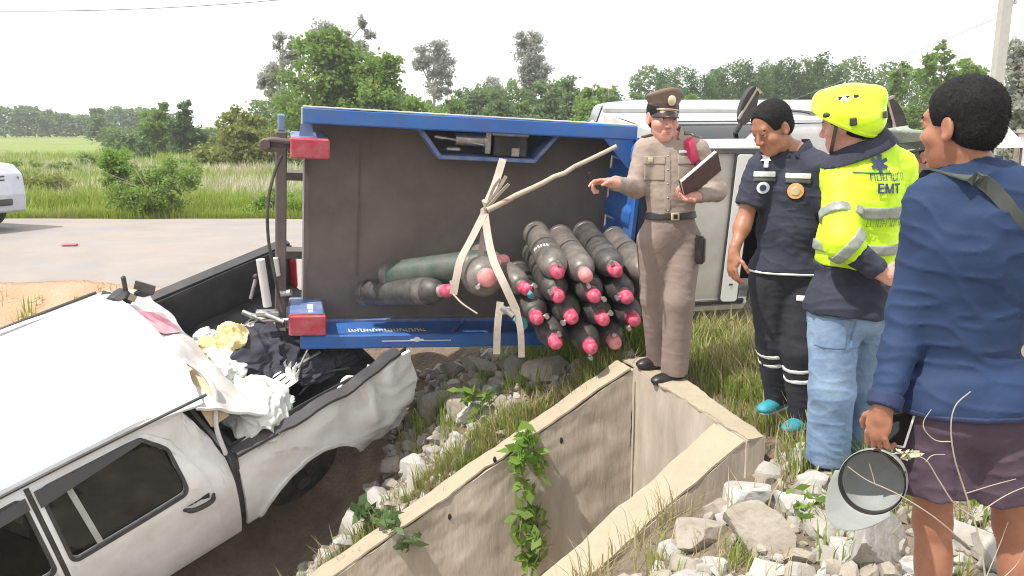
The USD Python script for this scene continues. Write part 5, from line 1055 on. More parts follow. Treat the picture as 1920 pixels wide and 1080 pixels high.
# --- rescuer in the hi-vis jacket and helmet, seen from behind, Y about 3.75
Y2 = 3.78
J = dict(neck=at(1628, 285, Y2), pelvis=at(1598, 560, Y2 + .02), shL=at(1572, 328, Y2 + .02), shR=at(1688, 322, Y2 + .07), elL=at(1578, 452, Y2 - .16), wrL=at(1650, 512, Y2 - .20), elR=at(1702, 440, Y2 + .12), wrR=at(1690, 520, Y2 + .02),
         hipL=at(1562, 590, Y2), hipR=at(1630, 592, Y2 + .06), knL=at(1560, 730, Y2 - .02), knR=at(1622, 726, Y2 + .08), anL=at(1552, 848, Y2 + .04), anR=at(1612, 838, Y2 + .14), toL=at(1540, 856, Y2 + .22), toR=at(1618, 850, Y2 + .32))
p3 = Person('rescuer in lime hi-vis jacket and lime helmet seen from behind, in blue jeans', 'person', J, (-.80, .58, -.12), at(1586, 232, Y2 + .0), (-.06, -.05, 1), 1.0, 1.02, 'skin_rose', .0055,
            {'L': ((.95, -.05, -.30), (.1, .75, -.2), (.2, .3, .9), dict(curl=(.5, .55, .6, .6))), 'R': ((-.5, -.1, -1), (-.5, .8, 0), (-.6, -.6, 0))})
p3.hairdo(.004, 3000)
tr = p3.pants(.022, .05, 1.0, .062, .040); sh = p3.top(.040, -.055, (1.97, 1.9), .030)
trou = p3.add('jeans', mesh_of(tr, .0065, .006, 8, 21, stretch=(1, 1, .45)), 'denim')
zc = at(1620, 497, Y2)   # where lime gives way to navy
tor, slL, slR = sh
up_ = [(tor[0], tor[1] + [(zc, -p3.U)])]; dn_ = [(tor[0], tor[1][:1] + [(zc, p3.U)])]
aL = [(slL[0], [(lerp(J['elL'], J['wrL'], .42), unit(J['wrL'] - J['elL']), .16)]), (slR[0], [(lerp(J['elR'], J['wrR'], .42), unit(J['wrR'] - J['elR']), .16)])]
jk = p3.add('jacket', mesh_of(up_ + aL, .007, .0065, 8, 24, stretch=(1, 1, .8)), 'hi_vis')
p3.add('jacket_lower', mesh_of(dn_, .007, .010, 7, 24), 'navy_cloth', jk)
p3.add('forearm_sleeve', mesh_of([(inflate(slL[0][1:], -.006), slL[1] + [(lerp(J['elL'], J['wrL'], .40), unit(J['elL'] - J['wrL']), .16)] )], .006, .007, 11, 25), 'navy_cloth', jk)
p3.add('forearm_sleeve', mesh_of([(inflate(slR[0][1:], -.004), slR[1])], .006, .007, 11, 26), 'navy_cloth', jk)
for y, hw, mt in ((393, .026, 'reflective'), (462, .022, 'reflective')): p3.band('reflective_band', [(tor[0], [])], at(1640, y, Y2), p3.U - p3.L * .0, hw, mt, .011, jk, .3, fold=.0065, fscale=8, seed=24, stretch=(1, 1, .8))
p3.band('reflective_band', [(slL[0], [])], lerp(J['elL'], J['wrL'], .16), J['wrL'] - J['elL'], .024, 'reflective', .012, jk, .09, fold=.0065, fscale=8, seed=24, stretch=(1, 1, .8)); p3.band('reflective_band', [(slL[0], [])], lerp(J['shL'], J['elL'], .62), J['elL'] - J['shL'], .022, 'reflective', .012, jk, .085, fold=.0065, fscale=8, seed=24, stretch=(1, 1, .8))
k = J['neck'] + p3.U * .03
p3.add('collar', mesh_of([([cone(k - p3.U * .03, k + p3.U * .065, .092, .080, .02)], [(k + p3.U * .055, p3.U), (k - p3.U * .05, -p3.U)])], .006, .006, 12, 27), 'navy_cloth', jk)
p3.band('collar_yoke', [(tor[0], [])], J['neck'] + p3.U * .030 + p3.L * .03, unit(p3.U + p3.L * .45), .034, 'navy_cloth', .014, jk, .3)
p3.rt = -p3.L if (-p3.L)[0] > 0 else p3.L
ob = lambda px, py: on(p3, px, py, sh, Y2)
p3.add('lettering', print_on(sh, meshkit.text_mesh('EMT', .040, .003, True), ob(1644, 362) - p3.rt * .005, p3.rt, p3.U, .009), 'navy_print', jk)
def thai(glyphs, h):
    out = []
    for i, gl in enumerate(glyphs):
        x = i * h * .85; w = h * .55; t = h * .09
        seg = {'l': (0, 0, 0, 1), 'r': (1, 0, 1, 1), 't': (0, 1, 1, 1), 'b': (0, 0, 1, 0), 'm': (0, .5, 1, .5), 'v': (.5, 1.2, .5, 1.45), 'd': (0, 0, 1, 1)}
        for c in gl:
            if c == 'o': out.append(extrude(sg.Point(x + t, h * .82).buffer(h * .13).difference(sg.Point(x + t, h * .82).buffer(h * .06)), .003)); continue
            a = seg[c]; out.append(extrude(sg.LineString([(x + a[0] * w, a[1] * h), (x + a[2] * w, a[3] * h)]).buffer(t / 2, 2), .003))
    m = trimesh.util.concatenate(out); return m
p3.add('lettering', print_on(sh, thai(['lrto', 'lrtb', 'lrmo', 'rtv', 'lrbo', 'lto', 'lrt'], .030), ob(1640, 338) - p3.rt * .02, p3.rt, p3.U, .009), 'navy_print', jk)
p3.add('lettering', print_on(sh, thai(['lrb', 'rto', 'lrtb', 'lrmo', 'rtv', 'lrbo', 'lto', 'lrt', 'lrbo', 'rt'], .028), ob(1622, 424), p3.rt, p3.U, .009), 'lime_print', jk)
stm = [placed(box((0, 0, .0015), (.016, .075, .003)), rotz(a)) for a in (0, 1.047, -1.047)]; p3.add('star_emblem', [print_on(sh, trimesh.Trimesh(*trimesh.remesh.subdivide_to_size(m.vertices, m.faces, .02)), ob(1647, 306), p3.rt, p3.U, .009) for m in stm], 'navy_print', jk)
p3.patch('yoke_line', sh, ob(1640, 324), p3.rt, p3.U, (.16, .006), 'lime_print', .006, jk)
for s in (-1, 1): p3.patch('back_pocket', tr, on(p3, 1590 + s * 32, 625, tr, Y2), p3.rt, p3.U, (.125, .14), 'denim', .006, trou)
p3.patch('belt_line', tr, on(p3, 1600, 573, tr, Y2), p3.rt, p3.U, (.3, .03), 'denim', .007, trou)
p3.shoes('cloth_dark', 'sole_white')
# helmet
HH = p3.HR; hc = p3.hc + HH @ np.array([0, -.012, .040]); Lh = lambda x, y, z: hc + HH @ np.array([x, y, z])
hel = [([ell(hc, [.128, .150, .128], HH, .02), ell(Lh(0, -.055, -.035), [.112, .095, .085], HH, .03), cone(Lh(0, .10, .072), Lh(0, -.12, .06), .045, .045, .04)], [(Lh(0, .02, -.035), HH @ unit([0, .62, -1])), ])]
he = thing('helmet', 'glossy lime rescue helmet on the rescuer\'s head', 'helmet'); obj('shell', mesh_of(hel, .005), 'helmet_lime', he, True)
obj('rim', mesh_of(hel, .005, grow=.004, clip=(Lh(0, .02, -.030), frame(HH @ unit([0, .62, -1]), HH[:, 0]), np.array([.3, .3, .010]))), 'helmet_lime', he, True)
[obj('vent', ell_mesh(Lh(*p), np.array([.013, .020, .013]), HH), 'black_plastic', he, True) for p in ((-.113, .055, .010), (.06, -.135, .0))]
obj('clip', [box(Lh(-.118, -.05, -.03), (.02, .03, .035), HH, bevel=.005), box(Lh(-.03, -.158, -.02), (.035, .014, .03), HH, bevel=.005)], 'black_plastic', he)
obj('helmet_mark', [box(Lh(-.092 - .006 * k, -.062 + .03 * k, .072), (.008, .018, .014), HH @ rotz(.6)) for k in range(3)], 'navy_print', he)
for s in (-1, 1): obj('chin_strap', ribbon(curve([Lh(s * .118, .02, -.04), Lh(s * .088, .045, -.10), Lh(s * .045, .07, -.150), Lh(0, .075, -.163)], 12), .016, HH[:, 1], .004), 'black_plastic', he)

# --- man in the blue jersey close to the camera, seen from behind, Y about 2.45
Y3 = 2.46
J = dict(neck=at(1822, 336, Y3 + .0), pelvis=at(1806, 738, Y3 + .02), shL=at(1741, 392, Y3 + .06), shR=at(1990, 385, Y3 - .06), elL=at(1706, 588, Y3 + .06), wrL=at(1656, 764, Y3 - .04), elR=at(2040, 560, Y3 - .04), wrR=at(2050, 700, Y3 + .1),
         hipL=at(1752, 768, Y3 + .04), hipR=at(1878, 764, Y3 - .02), knL=at(1748, 980, Y3 + .06), knR=at(1900, 985, Y3 + .02), anL=at(1752, 1230, Y3 + .08), anR=at(1925, 1235, Y3 - .0), toL=at(1735, 1270, Y3 + .30), toR=at(1925, 1275, Y3 + .25))
p4 = Person('man in blue long sleeve jersey and plum shorts seen close from behind', 'person', J, (-.52, .85, -.02), at(1803, 232, Y3 + .0), (-.03, .02, 1), 1.0, .93, 'skin_tan', .005,
            {'L': ((-.14, .05, -1), (.80, .55, -.05), (-.5, .85, .1), dict(curl=(.55, .6, .65, .7))), 'R': ((0, .2, -1), (-.9, 0, 0), (0, 1, .2))}, hs=1.06)
p4.hairdo(.006, nape=-.052)
sh = p4.top(.028, -.035, (1.97, 1.97), .020); tr = p4.pants(.018, .06, .33, .055)
shirt = p4.add('jersey', mesh_of(sh, .0065, .009, 6.5, 32, stretch=(1, 1, .7)), 'blue_shirt'); trou = p4.add('shorts', mesh_of(tr, .0065, .009, 7, 35, stretch=(1, 1, .35)), 'short_plum')
k = J['neck'] + p4.U * .045
p4.add('collar', mesh_of([([cone(k - p4.U * .03, k + p4.U * .03, .082, .074, .02)], [(k + p4.U * .018, p4.U), (k - p4.U * .03, -p4.U)])], .005), 'blue_shirt', shirt)
p4.band('cuff', [(inflate(p4.arm['L'], .020), [])], lerp(J['elL'], J['wrL'], .93), J['wrL'] - J['elL'], .022, 'blue_shirt_dark', .004, shirt, .09)
p4.band('hem_band', [(sh[0][0], [])], J['pelvis'] - p4.U * .026, p4.U, .009, 'blue_shirt_dark', .003, shirt, .3)
p4.shoes('cloth_dark', 'sole_white')
od = lambda px, py: on(p4, px, py, sh, Y3); sp_ = [J['neck'] + p4.L * .115 + p4.F * .10 - p4.U * .05, J['neck'] + p4.L * .105 + p4.F * .035 + p4.U * .030] + [od(x, y) - np.array(ray(x, y)) * .006 for x, y in ((1812, 332), (1842, 340), (1872, 366), (1902, 404), (1935, 446), (1970, 490))]
bg = thing('shoulder_strap', 'dark olive bag strap across the back of the blue jersey', 'strap'); obj('strap', ribbon(curve(sp_, 30), .040, [p4.L] * 30, .005), 'strap_olive', bg)
ph = thing('phone', 'white phone held in the hand of the man in blue', 'phone'); pc_ = at(1688, 798, Y3 + .0); PRr = np.stack([unit([.35, -.55, .1]), unit([.25, .05, 1]), unit(np.cross(unit([.35, -.55, .1]), unit([.25, .05, 1])))], 1)
obj('case', box(pc_, (.074, .135, .010), PRr, bevel=.004), 'phone_white', ph); obj('screen', box(pc_ + PRr[:, 2] * .0055, (.066, .12, .002), PRr), 'glass_black', ph); obj('back_glass', box(pc_ - PRr[:, 2] * .0055, (.062, .11, .002), PRr), 'glass_black', ph)
# the cap hanging from the same hand
hcap = thing('baseball_cap', 'grey baseball cap hanging upside down from the hand of the man in blue', 'cap'); cc = at(1634, 905, Y3 - .06); CR = frame(unit([-.55, -.80, .10]), unit([.45, -.3, .9]))
def capdome(u, v):
    a = u * 2 * np.pi; r = .092 * np.cos(v * np.pi / 2) ** .75; return cc + np.stack([(r * 1.12) * np.cos(a), r * np.sin(a), -.125 * np.sin(v * np.pi / 2)], -1) @ CR.T
obj('crown', grid(36, 14, capdome, .003), 'grey_cap', hcap, True)
obj('sweat_band', grid(36, 4, lambda u, v: cc + np.stack([.098 * np.cos(u * 2 * np.pi), .087 * np.sin(u * 2 * np.pi), -.034 * v + .002], -1) @ CR.T, .003), 'leather_black', hcap, True)
obj('brim', grid(24, 10, lambda u, v: cc + np.stack([-(.100 + .078 * v * np.cos((u - .5) * 2.3)) * np.cos((u - .5) * 2.5), (.092 + .012 * v) * np.sin((u - .5) * 2.5), .004 + .022 * v * (1 - ((u - .5) * 2) ** 2)], -1) @ CR.T, .004), 'grey_cap', hcap, True)
obj('strap', ribbon(curve([cc + CR @ np.array([.07, .06, .0]), at(1650, 845, Y3 - .06), cc + CR @ np.array([.09, -.05, .0])], 12), .022, CR[:, 2], .003), 'leather_black', hcap)

# --- officer half hidden between the rescuer and the man in blue, Y about 4.6
Y4 = 4.7
J = dict(neck=at(1736, 336, Y4), pelvis=at(1765, 500, Y4), shL=at(1816, 352, Y4), shR=at(1702, 352, Y4 - .05), elL=at(1836, 440, Y4), elR=at(1690, 430, Y4 - .05), wrL=at(1805, 500, Y4 - .15), wrR=at(1684, 438, Y4 - .28),
         hipL=at(1790, 528, Y4), hipR=at(1736, 528, Y4), knL=at(1792, 630, Y4), knR=at(1734, 630, Y4), anL=at(1794, 735, Y4 + .05), anR=at(1732, 735, Y4 + .05), toL=at(1770, 750, Y4 - .1), toR=at(1705, 750, Y4 - .1))
p5 = Person('officer in khaki uniform and grey peaked cap, mostly hidden behind the man in blue', 'person', J, (-.85, -.42, -.20), at(1706, 292, Y4), (-.1, 0, 1), .98, .98, 'skin_tan', .007,
            {'R': ((-.3, -.5, -.6), (.6, -.3, 0), (-.3, -.6, .6)), 'L': ((0, -.3, -1), (-.9, 0, 0), (0, -1, .2))})
p5.hairdo(.004, 2000)
sh = p5.top(.024, .05, (1.95, 1.95), .02); tr = p5.pants(.02, .09, 1.0, .045, .035)
s5 = p5.add('shirt', mesh_of(sh, .009, .006, 10, 42), 'khaki'); p5.add('trousers', mesh_of(tr, .009, .006, 8, 45), 'khaki_trouser'); p5.shoes('leather_black')
p5.add('red_lanyard', tube(curve([on(p5, 1735, 330, sh, Y4) + p5.F * .01, on(p5, 1722, 352, sh, Y4) + p5.F * .012, on(p5, 1740, 370, sh, Y4) + p5.F * .01], 10), .012), 'red_cord')
peaked_cap(p5.hc + p5.HR @ np.array([0, 0, .008]), p5.HR, 1.05, 'reflective', 'strap_olive', 'leather_black', lambda n, m, mt, par=None: p5.add(n, m, mt, par))
# ------------------------------------------------------------------ far bank: trees
def leaf_mesh(C, size, g, long=1.6, droop=0.):
    'one small folded leaf blade at each point'
    n = len(C); a = g.normal(size=(n, 3)); a[:, 2] = a[:, 2] * .7 - droop; a /= np.linalg.norm(a, axis=1)[:, None]
    b = np.cross(a, g.normal(size=(n, 3))); b /= np.linalg.norm(b, axis=1)[:, None] + 1e-9
    s = size * g.uniform(.6, 1.4, n)[:, None]; p = [C - a * s * long / 2, C + b * s / 2, C + a * s * long / 2, C - b * s / 2]
    V = np.stack(p, 1).reshape(-1, 3); i = np.arange(n)[:, None] * 4
    return trimesh.Trimesh(V, np.vstack([i + [0, 1, 2], i + [0, 2, 3]]), process=False)
def grow(parts, trunk_h, trunk_r, nleaf, leaf, seed, lean=(0, 0), open_=.0, branch=True, droop=0., clump=55, fuzz=.24):
    'crown lobes (x, y, z, rx, ry, rz) around a forked trunk; returns trunk mesh, crown mesh'
    nleaf, leaf = int(nleaf * 2.2), leaf * .64; g = np.random.default_rng(seed); P0 = np.array([0, 0, -.1]); topz = max(p[2] for p in parts)
    tp = curve([P0, [lean[0] * .3, lean[1] * .3, trunk_h * .5], [lean[0], lean[1], trunk_h]], 8); tr = [tube(tp, np.linspace(trunk_r * 1.25, trunk_r * .7, 8), 8)]
    C = []; vol = np.array([p[3] * p[4] * p[5] for p in parts]) ** .67; vol /= vol.sum()
    for p, w in zip(parts, vol):
        c = np.array(p[:3], float); r = np.array(p[3:], float)
        if branch: tr.append(tube(curve([tp[-2], lerp(tp[-1], c, .5) + g.normal(0, .06, 3) * r, c, c + [0, 0, r[2] * .5]], 8), np.linspace(trunk_r * .6, trunk_r * .12, 8), 6))
        k = max(3, int(nleaf * w)); m = max(6, int(k / clump))
        d = g.normal(size=(m, 3)); d /= np.linalg.norm(d, axis=1)[:, None]; cl = c + d * r * (g.uniform(.25, 1, (m, 1)) ** .45)
        if branch:
            for q in cl[:: max(1, m // 7)]: tr.append(tube([c + (q - c) * .0, lerp(c, q, .6) + g.normal(0, .03, 3) * r, q], [trunk_r * .18, trunk_r * .12, trunk_r * .06], 4))
        ww = g.uniform(.3, 1, m) ** (1 + 2 * open_); idx = g.choice(m, k, p=ww / ww.sum()); sg_ = r.mean() * fuzz
        C.append(cl[idx] + g.normal(0, 1, (k, 3)) * sg_ * [1, 1, .75])
    return trimesh.util.concatenate(tr), leaf_mesh(np.vstack(C), leaf, g, droop=droop)
def tree(label, loc, parts, th, trr, nleaf, leaf, lm, seed, bark='bark', group=None, name='tree', cat='tree', **k):
    t = thing(name, label, cat, group, loc); a, b = grow(parts, th, trr, nleaf, leaf, seed, **k)
    obj('trunk', a, bark, t, True); obj('crown', b, lm, t, False); return t
def gz(p): return np.array([p[0], p[1], float(ground_z(p[0], p[1]))])
def spot(px, Y_): return gz(at(px, 300, Y_))
def lobes(g, n, h0, h1, rx, rlo, rhi, taper=.5, ry=None):
    out = []
    for k in range(n):
        t = k / max(n - 1, 1); z = h0 + (h1 - h0) * t; w = rx * (1 - taper * t) * math.sin(math.pi * min(max(.18 + .8 * t, 0), 1)) ** .5
        a = g.uniform(0, 6.3); r = g.uniform(rlo, rhi) * (1 - .35 * t); d = w * g.uniform(.2, 1)
        out.append((math.cos(a) * d, math.sin(a) * d * .8, z + g.normal(0, .12), r, r, r * g.uniform(.7, 1.1)))
    return out
g = np.random.default_rng(21); m_px = lambda Y_: Y_ / FPX * 1.02
# the big bushy trees behind the truck bed
tree('tall broad green tree rising behind the left end of the truck bed', spot(635, 36), lobes(g, 28, .9, 5.1, 3.0, .85, 1.3, .42), 1.6, .16, 10500, .17, 'leaf_mid', 31)
tree('leafy tree with a rounded crown behind the middle of the truck bed', spot(730, 35), lobes(g, 18, .8, 4.3, 2.0, .7, 1.05, .4), 1.4, .14, 6500, .17, 'leaf_mid', 32)
tree('sparse grey tree with see-through top left of the big green tree', spot(540, 39), lobes(g, 12, 2.2, 5.6, 1.1, .4, .75, .3), 2.6, .10, 2300, .15, 'leaf_grey', 33, 'bark_pale', open_=.6)
tree('thin grey tree top standing out above the big green tree', spot(618, 40), [(-.35, 0, 5.7, .35, .35, .7), (.1, 0, 5.9, .35, .3, .6), (.9, 0, 5.6, .3, .3, .5), (1.75, 0, 6.3, .25, .25, .4), (2.0, .1, 5.8, .3, .25, .3), (1.45, .1, 5.2, .4, .3, .4), (-.1, 0, 4.9, .5, .4, .6)], 4.2, .09, 2200, .13, 'leaf_grey', 34, 'bark_pale', open_=.3)
tree('olive yellow tree low beside the field, left of the truck tail', spot(462, 33), lobes(g, 14, .5, 2.0, 1.7, .55, .85, .3), .7, .09, 4200, .15, 'leaf_yellow', 35)
tree('yellowish bush right under the big tree', spot(530, 32), lobes(g, 9, .4, 1.5, 1.1, .45, .7, .3), .5, .07, 2600, .14, 'leaf_yellow', 36)
tree('dark conical tree at the far edge of the field', spot(352, 44), lobes(g, 9, .5, 2.9, .75, .45, .75, .6), .9, .09, 2600, .15, 'leaf_dark', 37)
tree('green tree left of the dark conical tree', spot(312, 46), lobes(g, 11, .5, 2.6, 1.3, .5, .8, .4), .9, .09, 2800, .16, 'leaf_mid', 38)
tree('small dark bush in front of the conical tree', spot(272, 40), lobes(g, 5, .25, .8, .6, .3, .5, .3), .3, .05, 1000, .13, 'leaf_dark', 39)
tree('round dark tree standing alone on the left skyline', spot(190, 95), lobes(g, 9, .8, 3.2, 1.5, .8, 1.2, .4), 1.2, .14, 1800, .3, 'leaf_far', 40)
# pale tall trees over the tree line
tree('pale tall wispy tree with two heads, left of the tallest one', spot(816, 56), [(-.7, 0, 6.3, .6, .5, .7), (.5, 0, 6.6, .6, .5, .8), (.0, 0, 5.6, .8, .6, .7), (.7, 0, 5.3, .6, .5, .8), (-.9, 0, 5.7, .4, .4, .4), (.1, 0, 4.3, .5, .5, .9), (.9, 0, 4.2, .35, .3, .5)], 4.0, .10, 2600, .16, 'leaf_grey', 41, 'bark_pale', open_=.5)
tree('small pale tree between the two tall wispy ones', spot(925, 58), [(.0, 0, 4.4, .5, .4, .8), (-.6, 0, 3.8, .5, .4, .5), (.4, 0, 3.6, .6, .5, .6), (-1.3, 0, 3.4, .3, .3, .5)], 3.0, .08, 1500, .15, 'leaf_grey', 42, 'bark_pale', open_=.5)
tree('tallest slender grey tree standing alone above the tree line', spot(992, 54), [(-.5, 0, 7.0, .4, .4, .55), (.35, 0, 6.8, .5, .5, .7), (.0, 0, 5.9, .75, .6, .8), (.65, 0, 5.4, .6, .5, .8), (-.1, 0, 4.8, .6, .5, .8), (.5, 0, 4.4, .7, .5, .5), (.0, 0, 3.8, .5, .4, .8)], 4.0, .12, 3600, .15, 'leaf_grey', 43, 'bark_pale', open_=.25)
# the tree line: a few kinds, copied
def kinds(n, mk):
    out = []
    for k in range(n): out.append(mk(k))
    return out
line = [(846, 47, 0), (890, 50, 1), (935, 46, 2), (975, 49, 0), (1022, 47, 1), (1068, 50, 2), (1112, 46, 0), (1150, 49, 1), (1190, 50, 2), (1060, 58, 0), (870, 60, 2), (1140, 60, 0)]
words = ['just right of the broad trees', 'under the wispy pair', 'below the small pale tree', 'at the foot of the tallest tree', 'right of the tallest tree', 'above the middle of the blue rim', 'left of the white van', 'above the roof of the white van', 'behind the policeman\'s cap', 'in the second rank right of the tallest tree', 'in the second rank behind the wispy pair', 'in the second rank left of the policeman']
hts = [3.4, 3.7, 3.6, 3.3, 4.0, 4.5, 4.0, 3.4, 3.6, 5.0, 4.3, 4.6]
protos = []
def lined(spec, words, hts, pro, h0, what, group, s0):
    for k, ((px, Y_, kd), w, h) in enumerate(zip(spec, words, hts)):
        p = spot(px, Y_); lab = f'{what} {w}'; R_ = rotz(k * 2.4) * (h / h0[kd])
        if pro[kd] is None:
            g_ = np.random.default_rng(s0 + kd); t = thing('tree', lab, 'tree', group, p, R_); a, b = mk_line(kd, g_, h0[kd]); obj('trunk', a, 'bark_pale' if kd == 0 else 'bark', t, True); obj('crown', b, pro[3][kd], t, False); pro[kd] = t.GetPath()
        else: copy_of(pro[kd], 'tree', lab, 'tree', group, R_, p)
def mk_line(kd, g_, h): return grow(lobes(g_, 12, .7, h - .4, (1.35, 1.0, 1.6)[kd], .5, .85, (.45, .6, .4)[kd]), h * .5, .08, (3000, 2600, 3400)[kd], .17, 60 + kd)
lined(line, words, hts, [None, None, None, ['leaf_mid', 'leaf_far', 'leaf_far']], [3.2, 3.2, 3.2], 'leafy mid-height tree of the tree line', 'trees of the tree line across the field', 300)
# casuarinas: slim dark spires on the right
def mk_line(kd, g_, h): return grow([(g_.normal(0, .16), g_.normal(0, .16), z, .74 * (1 - z / h * .66) + .12, .74 * (1 - z / h * .66) + .12, .46) for z in np.linspace(.7, h - .25, 13)], h * .85, .07, (3200, 2800, 3200)[kd], .115, 80 + kd, branch=False, droop=-.3, clump=14, fuzz=.30)
cas = [(1238, 62, 0), (1262, 60, 1), (1290, 61, 2), (1322, 60, 0), (1350, 62, 1), (1376, 60, 2), (1400, 61, 0), (1425, 60, 1), (1452, 62, 2), (1478, 60, 0), (1504, 61, 1), (1528, 60, 2), (1556, 62, 0), (1330, 66, 2), (1440, 66, 1), (1512, 66, 0)]
cw = ['first right of the policeman\'s cap', 'second right of the policeman\'s cap', 'third right of the cap, wider than its neighbours', 'above the truck cab, a little shorter', 'left of the black mirror', 'behind the black mirror', 'just right of the black mirror', 'left of the dark haired man\'s head', 'above the dark haired man\'s head', 'right above the dark haired man\'s ear', 'left of the lime helmet, tall', 'tallest beside the lime helmet', 'behind the lime helmet', 'in the back rank above the cab', 'in the back rank left of the helmet', 'in the back rank touching the helmet']
lined(cas, cw, [5.6, 5.7, 5.5, 5.2, 6.0, 5.8, 6.2, 6.0, 6.0, 6.1, 6.3, 6.4, 5.8, 5.7, 6.2, 6.3], [None, None, None, ['leaf_dark', 'leaf_far', 'leaf_dark']], [5, 5, 5], 'slim dark casuarina', 'row of casuarinas behind the truck cab', 320)
tree('bright green rounded tree between the policeman and the casuarinas', spot(1292, 50), lobes(g, 12, .6, 3.3, 1.25, .5, .8, .4), 1.2, .1, 3600, .16, 'leaf_mid', 44)
tree('low green bush behind the truck cab', spot(1345, 42), lobes(g, 8, .4, 1.8, 1.4, .5, .7, .3), .6, .08, 2600, .15, 'leaf_mid', 45)
for (px, Y_, h, w, sd, lb, lm) in ((1610, 52, 4.4, 1.4, 46, 'grey green tree just right of the lime helmet', 'leaf_far'), (1672, 46, 5.0, 1.5, 47, 'leafy tree between the helmet and the head of the man in blue', 'leaf_mid'), (1738, 42, 5.9, 1.9, 48, 'tall feathery tree behind the head of the man in blue', 'leaf_mid'), (1796, 44, 5.2, 1.6, 49, 'green tree left of the utility pole', 'leaf_mid'), (1900, 22, 4.0, 1.0, 50, 'nearer grey green tree right of the utility pole', 'leaf_grey'), (1940, 24, 4.6, 1.3, 51, 'bushy tree at the right edge beyond the pole', 'leaf_mid'), (1975, 40, 5.0, 2.2, 52, 'large tree past the right edge', 'leaf_mid')):
    tree(lb, spot(px, Y_), lobes(g, 13, .6, h - .5, w, .45, .8, .4), h * .45, .1, 4200, .13 + Y_ * .0008, lm, sd)
# undergrowth that closes the view below the tree line, and the far wood on the left
def hedge(x0, x1, Y_, h, n, lm, seed, leaf, name='thicket', label=''):
    g_ = np.random.default_rng(seed); a, b = at(x0, 240, Y_)[0], at(x1, 240, Y_)[0]; x = g_.uniform(a, b, n); hh = h * (.55 + .9 * meshkit.fbm(np.c_[x * .6, 0 * x, 0 * x + seed], 3, seed)); z = hh * g_.uniform(0, 1, n) ** .8
    tag(obj(name, leaf_mesh(np.c_[x, Y_ + g_.normal(0, .8, n), z + .0], leaf, g_), lm, smooth=False), label, kind='stuff')
hedge(480, 1240, 52, 3.3, 26000, 'leaf_far', 71, .15, label='undergrowth beneath the tree line across the field')
hedge(1180, 2050, 64, 5.0, 30000, 'leaf_far', 72, .17, label='undergrowth beneath the casuarinas')
hedge(-260, 330, 130, 3.6, 18000, 'leaf_far', 73, .32, 'far_wood', 'far off wood on the left skyline')
hedge(200, 480, 50, 1.6, 7000, 'leaf_far', 74, .14, label='low scrub along the far side of the field')

# ------------------------------------------------------------------ field plants
def blades(n, h, w, spread, seed, lean=.5):
    g_ = np.random.default_rng(seed); V, Fc = [], []
    for k in range(n):
        a = g_.uniform(0, 6.3); b = spread * math.sqrt(g_.random()); p = np.array([math.cos(a) * b, math.sin(a) * b, -.02]); hh = h * g_.uniform(.5, 1.1); d = np.array([math.cos(a + g_.normal(0, 1)), math.sin(a + g_.normal(0, 1)), 0]) * lean * hh * g_.uniform(.3, 1); s = np.array([-d[1], d[0], 0]); s = unit(s) * w * g_.uniform(.7, 1.3) / 2
        m = p + d * .35 + [0, 0, hh * .6]; t = p + d + [0, 0, hh * g_.uniform(.8, 1)]; i = len(V)
        V += [p - s, p + s, m + s * .8, m - s * .8, t]; Fc += [(i, i + 1, i + 2), (i, i + 2, i + 3), (i + 3, i + 2, i + 4)]
    return trimesh.Trimesh(np.array(V), Fc, process=False)
def instancer(name, protos_, pts, rots, scales, which, label):
    pi = UsdGeom.PointInstancer.Define(stage, '/World/' + numbered('/World', name)); base = pi.GetPath().pathString
    paths = []
    for k, (m, mt) in enumerate(protos_):
        q = usdkit.mesh(stage, f'{base}/blades' + (f'_{k:03d}' if k else ''), m, M[mt], False); paths.append(q.GetPath())
    pi.CreatePrototypesRel().SetTargets(paths); pi.CreateProtoIndicesAttr(Vt.IntArray.FromNumpy(np.asarray(which, np.int32)))
    pi.CreatePositionsAttr(Vt.Vec3fArray.FromNumpy(np.asarray(pts, np.float32)))
    pi.CreateOrientationsAttr(Vt.QuathArray([Gf.Quath(float(math.cos(a / 2)), 0., 0., float(math.sin(a / 2))) for a in rots]))
    pi.CreateScalesAttr(Vt.Vec3fArray.FromNumpy(np.repeat(np.asarray(scales, np.float32)[:, None], 3, 1)))
    tag(pi, label, kind='stuff')
def sow(n, fx, seed):
    g_ = np.random.default_rng(seed); p = [q for q in (fx(g_) for _ in range(n)) if q is not None]; return np.array(p), g_
fprot = [(blades(26, .42, .020, .30, 1), 'grass_field'), (blades(22, .55, .018, .28, 2), 'grass_field'), (blades(22, .36, .018, .3, 3), 'grass_green'), (blades(26, .5, .016, .22, 4, .3), 'grass_plume'), (blades(20, .45, .016, .28, 5), 'grass_dry')]
def ff(g_):
    y = 15.2 + 34 * g_.random() ** 1.5; x = g_.uniform(-.66, .12) * y - .5
    if 15.6 < y < 17.2 and -10.5 < x < -4.4 and g_.random() < .93: return None    # bare dirt patch
    return x, y
p, g_ = sow(15000, ff, 5); v = nz(np.c_[p * [.25, .6], 0 * p[:, :1]], 1, 8); v2 = nz(np.c_[p * [.12, .9], 0 * p[:, :1]], 1, 18)
wh = np.where(g_.random(len(p)) < .30, 2, np.where(g_.random(len(p)) < .5, 0, 1)); wh[(v > .12) & (g_.random(len(p)) < .45)] = 4; wh[(v2 > .13) & (p[:, 1] > 19) & (g_.random(len(p)) < .75)] = 3
wh[(np.abs(p[:, 1] - 31 - p[:, 0] * .1) < 1.6) & (g_.random(len(p)) < .8)] = 3; wh[(np.abs(p[:, 1] - 22.5 - p[:, 0] * .12) < 1.1) & (g_.random(len(p)) < .8)] = 3
